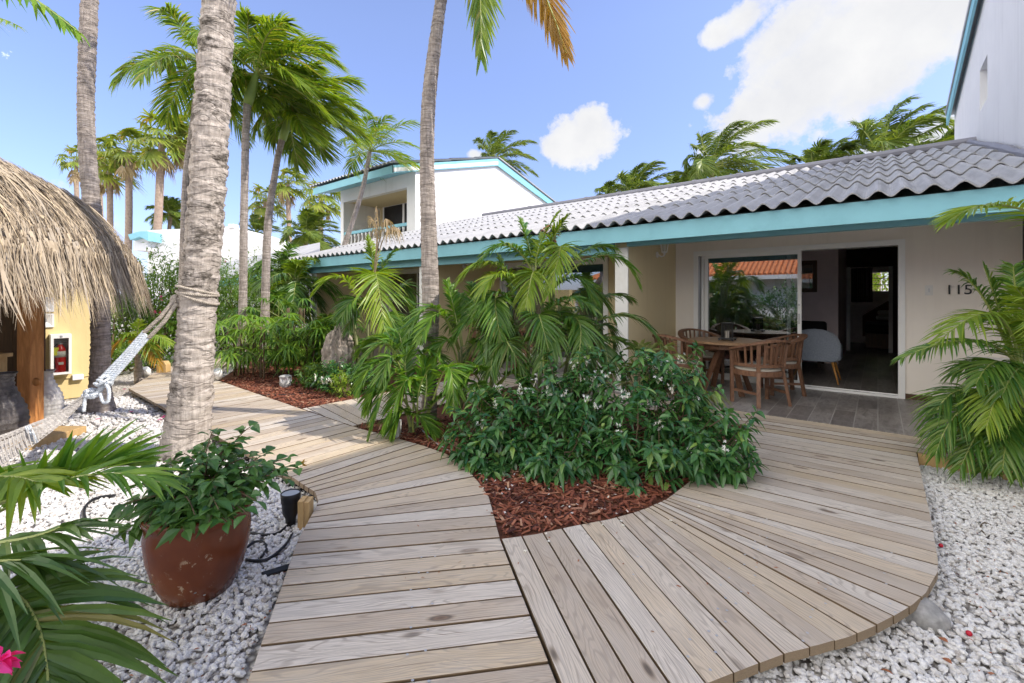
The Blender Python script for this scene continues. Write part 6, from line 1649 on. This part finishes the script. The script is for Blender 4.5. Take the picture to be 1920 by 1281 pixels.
for p, n in front[:52]:
    mb = MB()
    for k in range(rnd.randint(3, 7)): floret(mb, p+n*rnd.uniform(.09, .12)+rdir(rnd)*.032, rnd.uniform(.014, .019), (n-fwd*.4+rdir(rnd)*.5).normalized(), rnd)
    for k in range(4): mb.tube([p+n*.04, p+n*.08+rdir(rnd)*.02], .0015, 3)
    mb.build('blossom', M['petal'], js)

def bush(name, lb, cat, c, r, n, leafn, L, w, mat, seed, group=None, narrow=True, flower=None, fn=0, dr_=.3, stems=12):
    rnd = random.Random(seed); c = V(c); root = thing(name, lb, cat, (c.x, c.y, -.05), group)
    mb = MB()
    for i in range(n):
        d = rdir(rnd, -.8, 1); k = rnd.uniform(.55, 1.08)*(1+.18*math.sin(d.x*5+seed)*math.cos(d.z*6+seed))
        p = c+V((d.x*r[0], d.y*r[1], d.z*r[2]))*k
        if p.z < .02: continue
        ax = (d*.6+UP*.7+rdir(rnd)*.5).normalized()
        for j in range(leafn):
            q = p+ax*(j/leafn-.5)*L*2.2
            leaf(mb, q, (rdir(rnd)+ax*.8).normalized(), L*rnd.uniform(.7, 1.15), w*rnd.uniform(.8, 1.15), dr_, rnd, 2)
    mb.build('foliage', M[mat], root)
    st = MB()
    for i in range(stems):
        b = V((c.x+rnd.gauss(0, r[0]*.35), c.y+rnd.gauss(0, r[1]*.35), -.05)); q = c+V((rnd.gauss(0, r[0]*.5), rnd.gauss(0, r[1]*.5), rnd.uniform(-.2, .6)*r[2])); st.tube([b, b.lerp(q, .5)+rdir(rnd)*.05, q], [.018, .014, .008], 5)
    st.build('stem', M['twig'], root)
    for i in range(fn):
        d = rdir(rnd, -.2, .9); d = (d-fwd*.7).normalized(); p = c+V((d.x*r[0], d.y*r[1], d.z*r[2]))*1.02
        fb = MB()
        for k in range(4): floret(fb, p+rdir(rnd)*.05, .035, (d+rdir(rnd)*.4).normalized(), rnd)
        fb.build('blossom', M[flower], root)
    return root
for i, (px, py, D, rx, ry, rz, lb) in enumerate([(238, 610, 9.6, .62, .6, .95, 'oleander bush nearest the yellow wall behind the hammock rope'), (300, 585, 10.2, .75, .7, 1.35, 'tall oleander with pink flowers between hut and thick trunk'), (352, 600, 10.8, .7, .7, 1.3, 'oleander bush behind the thick palm trunk'), (418, 592, 11.0, .75, .8, 1.35, 'oleander with pink flowers between the thick and slim trunks'), (480, 575, 12.2, .8, .8, 1.35, 'oleander bush between the two slim trunks')]):
    bush('oleander_bush', lb, 'shrub', W(px, py, D), (rx, ry, rz), 620, 7, .15, .028, 'oleander', 90+i, 'oleander bushes of the hedge', flower='pink', fn=6 if i in (1, 3) else 2)
bush('oleander_bush', 'taller dark oleander at the end of the far boardwalk', 'shrub', W(380, 560, 14.5), (1.8, .8, 1.5), 620, 7, .17, .032, 'areca', 97, 'oleander bushes of the hedge')
bush('low_shrub', 'low dark leafy shrub with white blooms below the stump', 'shrub', W(632, 712, 6.7), (.42, .3, .26), 190, 6, .09, .034, 'jasmine', 101, None, flower='petal', fn=8)
bush('low_shrub', 'small bright yellow green shrub at the tip of the mulch bed', 'shrub', W(640, 722, 6.2), (.14, .13, .17), 90, 5, .055, .024, 'areca_y', 102)
bush('low_shrub', 'low green shrub left of the driftwood stump', 'shrub', W(592, 712, 7.0), (.32, .25, .20), 120, 6, .09, .035, 'bushlet', 103)
bush('low_shrub', 'dark low shrub on the right of the mulch bed tip', 'shrub', W(678, 716, 6.5), (.26, .26, .24), 120, 6, .08, .03, 'jasmine', 104)
bush('low_shrub', 'leafy ground shrub by the white bulkhead lamp', 'shrub', W(290, 690, 9.0), (.55, .3, .28), 160, 6, .10, .034, 'bushlet', 105)
bush('low_shrub', 'green shrub growing at the foot of the yellow wall end', 'shrub', W(226, 680, 8.6), (.35, .3, .40), 140, 6, .12, .03, 'oleander', 106)
bush('garden_tree', 'bright leafy bush outside the bedroom window', 'shrub', V((.2, 20.5, 1.9)), (1.6, .8, 1.4), 420, 6, .2, .08, 'areca_y', 107)
bush('garden_tree', 'leafy bush top showing above the grey roof', 'shrub', W(1555, 318, 20), (.9, .9, .7), 220, 6, .16, .07, 'bushlet', 108)
for i, x in enumerate((-10.4, -8.0, -5.6, -3.2, -.9)):
    bush('garden_hedge', 'leafy hedge bush under the eave of the orange roofed house', 'hedge', V((x, -5.2, .75)), (1.35, .6, .95), 320, 6, .2, .06, 'jasmine', 120+i, 'hedge bushes before the orange roofed house')
# young yellow palm by the boardwalk turn
yp = thing('young_palm', 'yellowing young palm with pale stem at the turn of the boardwalk', 'palm', G(262, 718, -.08))
cane(yp, [G(262, 718, -.08), W(260, 690, 7.7), W(258, 662, 7.7)], [.07]*4+[.05]*4+[.035], 'bark')
for c, t in (((235, 635), (205, 672)), ((245, 628), (228, 640)), ((270, 635), (300, 690)), ((275, 640), (285, 668)), ((258, 630), (262, 600)), ((285, 630), (318, 645))):
    mb = MB(); pf(mb, (258, 664), c, t, 7.7, 7.5, 18, .26, .03, .6, .2); mb.build('frond', [M['yellowing' if c[0] in (235, 270) else 'areca_y'], M['rachis']], yp)

# ================================================================== LIGHT, SKY, CAMERA
TOSUN = V((.655, .348, .670)).normalized()
sun = bpy.data.lights.new('sun', 'SUN'); sun.energy = 2.7; sun.angle = math.radians(.53); sun.color = (1., .93, .82)
so_ = bpy.data.objects.new('sun', sun); COL.objects.link(so_); so_.rotation_euler = (-TOSUN).to_track_quat('-Z', 'Y').to_euler(); so_.location = (6, 4, 14)
wd = bpy.data.worlds.new('World'); sc.world = wd; wd.use_nodes = True
nt = wd.node_tree; bgn = nt.nodes['Background']
sky = nt.nodes.new('ShaderNodeTexSky'); sky.sky_type = 'NISHITA'; sky.sun_disc = False
sky.sun_elevation = math.asin(TOSUN.z); sky.sun_rotation = math.atan2(TOSUN.x, TOSUN.y)
sky.air_density = 1.; sky.dust_density = .7; sky.ozone_density = 2.2
tc = nt.nodes.new('ShaderNodeTexCoord')
gen = tc.outputs['Generated']
def cdir(px, py): d = W(px, py, 1)-V((0, 0, CH)); return d.normalized()
def dotn(v): 
    n = nd(nt, 'ShaderNodeVectorMath'); n.operation = 'DOT_PRODUCT'; lk(nt, gen, n.inputs[0]); n.inputs[1].default_value = v; return n.outputs['Value']
nz = noise(nt, gen, 7., 7, .6); nz2 = noise(nt, gen, 24., 8, .66)
edge = mth(nt, 'ADD', mth(nt, 'MULTIPLY', mth(nt, 'SUBTRACT', nz, .5), 1.7), mth(nt, 'MULTIPLY', mth(nt, 'SUBTRACT', nz2, .5), 1.5))
tot = None
# clouds as patches of sky directions: (direction, half widths, roll, softness)
for (px, py, wa, wb, roll, k) in [(1085, 262, .085, .052, .1, 1.), (1105, 236, .048, .045, 0, 1.), (1045, 272, .045, .032, 0, 1.), (1545, 120, .22, .085, .55, 1.), (1690, 40, .22, .11, .5, 1.), (1420, 205, .10, .05, .5, 1.), (1500, 190, .12, .06, .4, .9), (1350, 65, .035, .025, 0, .7), (1400, 30, .05, .03, .5, .7), (1640, 150, .10, .06, .4, .8), (1480, 60, .10, .05, .6, .8), (890, 290, .02, .012, 0, .5), (1750, 260, .16, .045, .2, .45), (1320, 190, .022, .016, 0, .5), (-300, 350, .25, .06, 0, .8), (2600, 200, .35, .12, .2, 1.)]:
    n = cdir(px, py); u = n.cross(UP).normalized(); v_ = u.cross(n)
    a = u*math.cos(roll)+v_*math.sin(roll); b = v_*math.cos(roll)-u*math.sin(roll)
    da, db = dotn(tuple(a/wa)), dotn(tuple(b/wb))
    rr = mth(nt, 'SQRT', mth(nt, 'ADD', mth(nt, 'MULTIPLY', da, da), mth(nt, 'MULTIPLY', db, db)))
    s_ = mth(nt, 'MULTIPLY', mth(nt, 'SUBTRACT', mth(nt, 'ADD', 1.05, mth(nt, 'MULTIPLY', edge, .8)), rr), k)
    s_ = mth(nt, 'MULTIPLY', s_, mth(nt, 'GREATER_THAN', dotn(tuple(n)), 0.))
    tot = s_ if tot is None else mth(nt, 'MAXIMUM', tot, s_)
cm = ramp(nt, tot, [(.0, (0, 0, 0)), (.10, (.45, .45, .45)), (.24, (.92, .92, .92)), (.5, (1., 1., 1.))])
shade = ramp(nt, mth(nt, 'ADD', mth(nt, 'ADD', mth(nt, 'MULTIPLY', nz, .7), mth(nt, 'MULTIPLY', nz2, .3)), mth(nt, 'MULTIPLY', tot, -.10)), [(.30, (2.75, 2.78, 2.9)), (.62, (3.3, 3.3, 3.3))])
skyc = mix(nt, 1., sky.outputs[0], (.96, .88, 1.03), 'MULTIPLY')
sz_ = nt.nodes.new('ShaderNodeSeparateXYZ'); lk(nt, gen, sz_.inputs[0])
skyc = mix(nt, 1., skyc, ramp(nt, sz_.outputs[2], [(.0, (.60, .66, .80)), (.18, (.74, .79, .90)), (.5, (1., 1., 1.))]), 'MULTIPLY')
# unseen bright clouds added behind the camera to lift the shaded walls
fill_clouds = None
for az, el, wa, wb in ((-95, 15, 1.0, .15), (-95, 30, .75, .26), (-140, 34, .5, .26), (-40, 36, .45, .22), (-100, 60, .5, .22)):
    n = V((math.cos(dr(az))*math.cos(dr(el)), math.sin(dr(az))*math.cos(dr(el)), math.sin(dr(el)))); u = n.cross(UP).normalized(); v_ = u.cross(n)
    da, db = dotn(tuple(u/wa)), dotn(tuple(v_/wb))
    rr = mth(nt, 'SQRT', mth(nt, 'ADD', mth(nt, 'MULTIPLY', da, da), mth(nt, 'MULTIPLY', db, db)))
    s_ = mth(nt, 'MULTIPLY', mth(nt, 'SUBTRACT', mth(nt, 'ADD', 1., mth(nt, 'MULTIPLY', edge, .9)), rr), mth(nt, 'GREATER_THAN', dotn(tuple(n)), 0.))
    fill_clouds = s_ if fill_clouds is None else mth(nt, 'MAXIMUM', fill_clouds, s_)
bm_ = ramp(nt, fill_clouds, [(.0, (0, 0, 0)), (.3, (1., 1., 1.))])
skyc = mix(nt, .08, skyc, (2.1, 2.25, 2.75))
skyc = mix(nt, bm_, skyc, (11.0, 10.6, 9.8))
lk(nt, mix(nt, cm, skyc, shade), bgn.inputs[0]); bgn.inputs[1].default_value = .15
cam = bpy.data.cameras.new('camera'); co_ = bpy.data.objects.new('camera', cam); COL.objects.link(co_)
cam.lens = 16.; cam.sensor_width = 36.; cam.sensor_fit = 'HORIZONTAL'; cam.clip_start = .03; cam.clip_end = 2000
cam.shift_y = -(640.5-HZ)/1920
co_.location = (0, 0, CH); co_.rotation_euler = (PI/2, 0, ANG)
sc.camera = co_
sc.view_settings.view_transform = 'Standard'; sc.view_settings.look = 'None'; sc.view_settings.exposure = 1.0; sc.view_settings.gamma = 1.
sc.render.engine = 'CYCLES'; sc.cycles.use_denoising = True; sc.cycles.max_bounces = 8; sc.cycles.transparent_max_bounces = 16
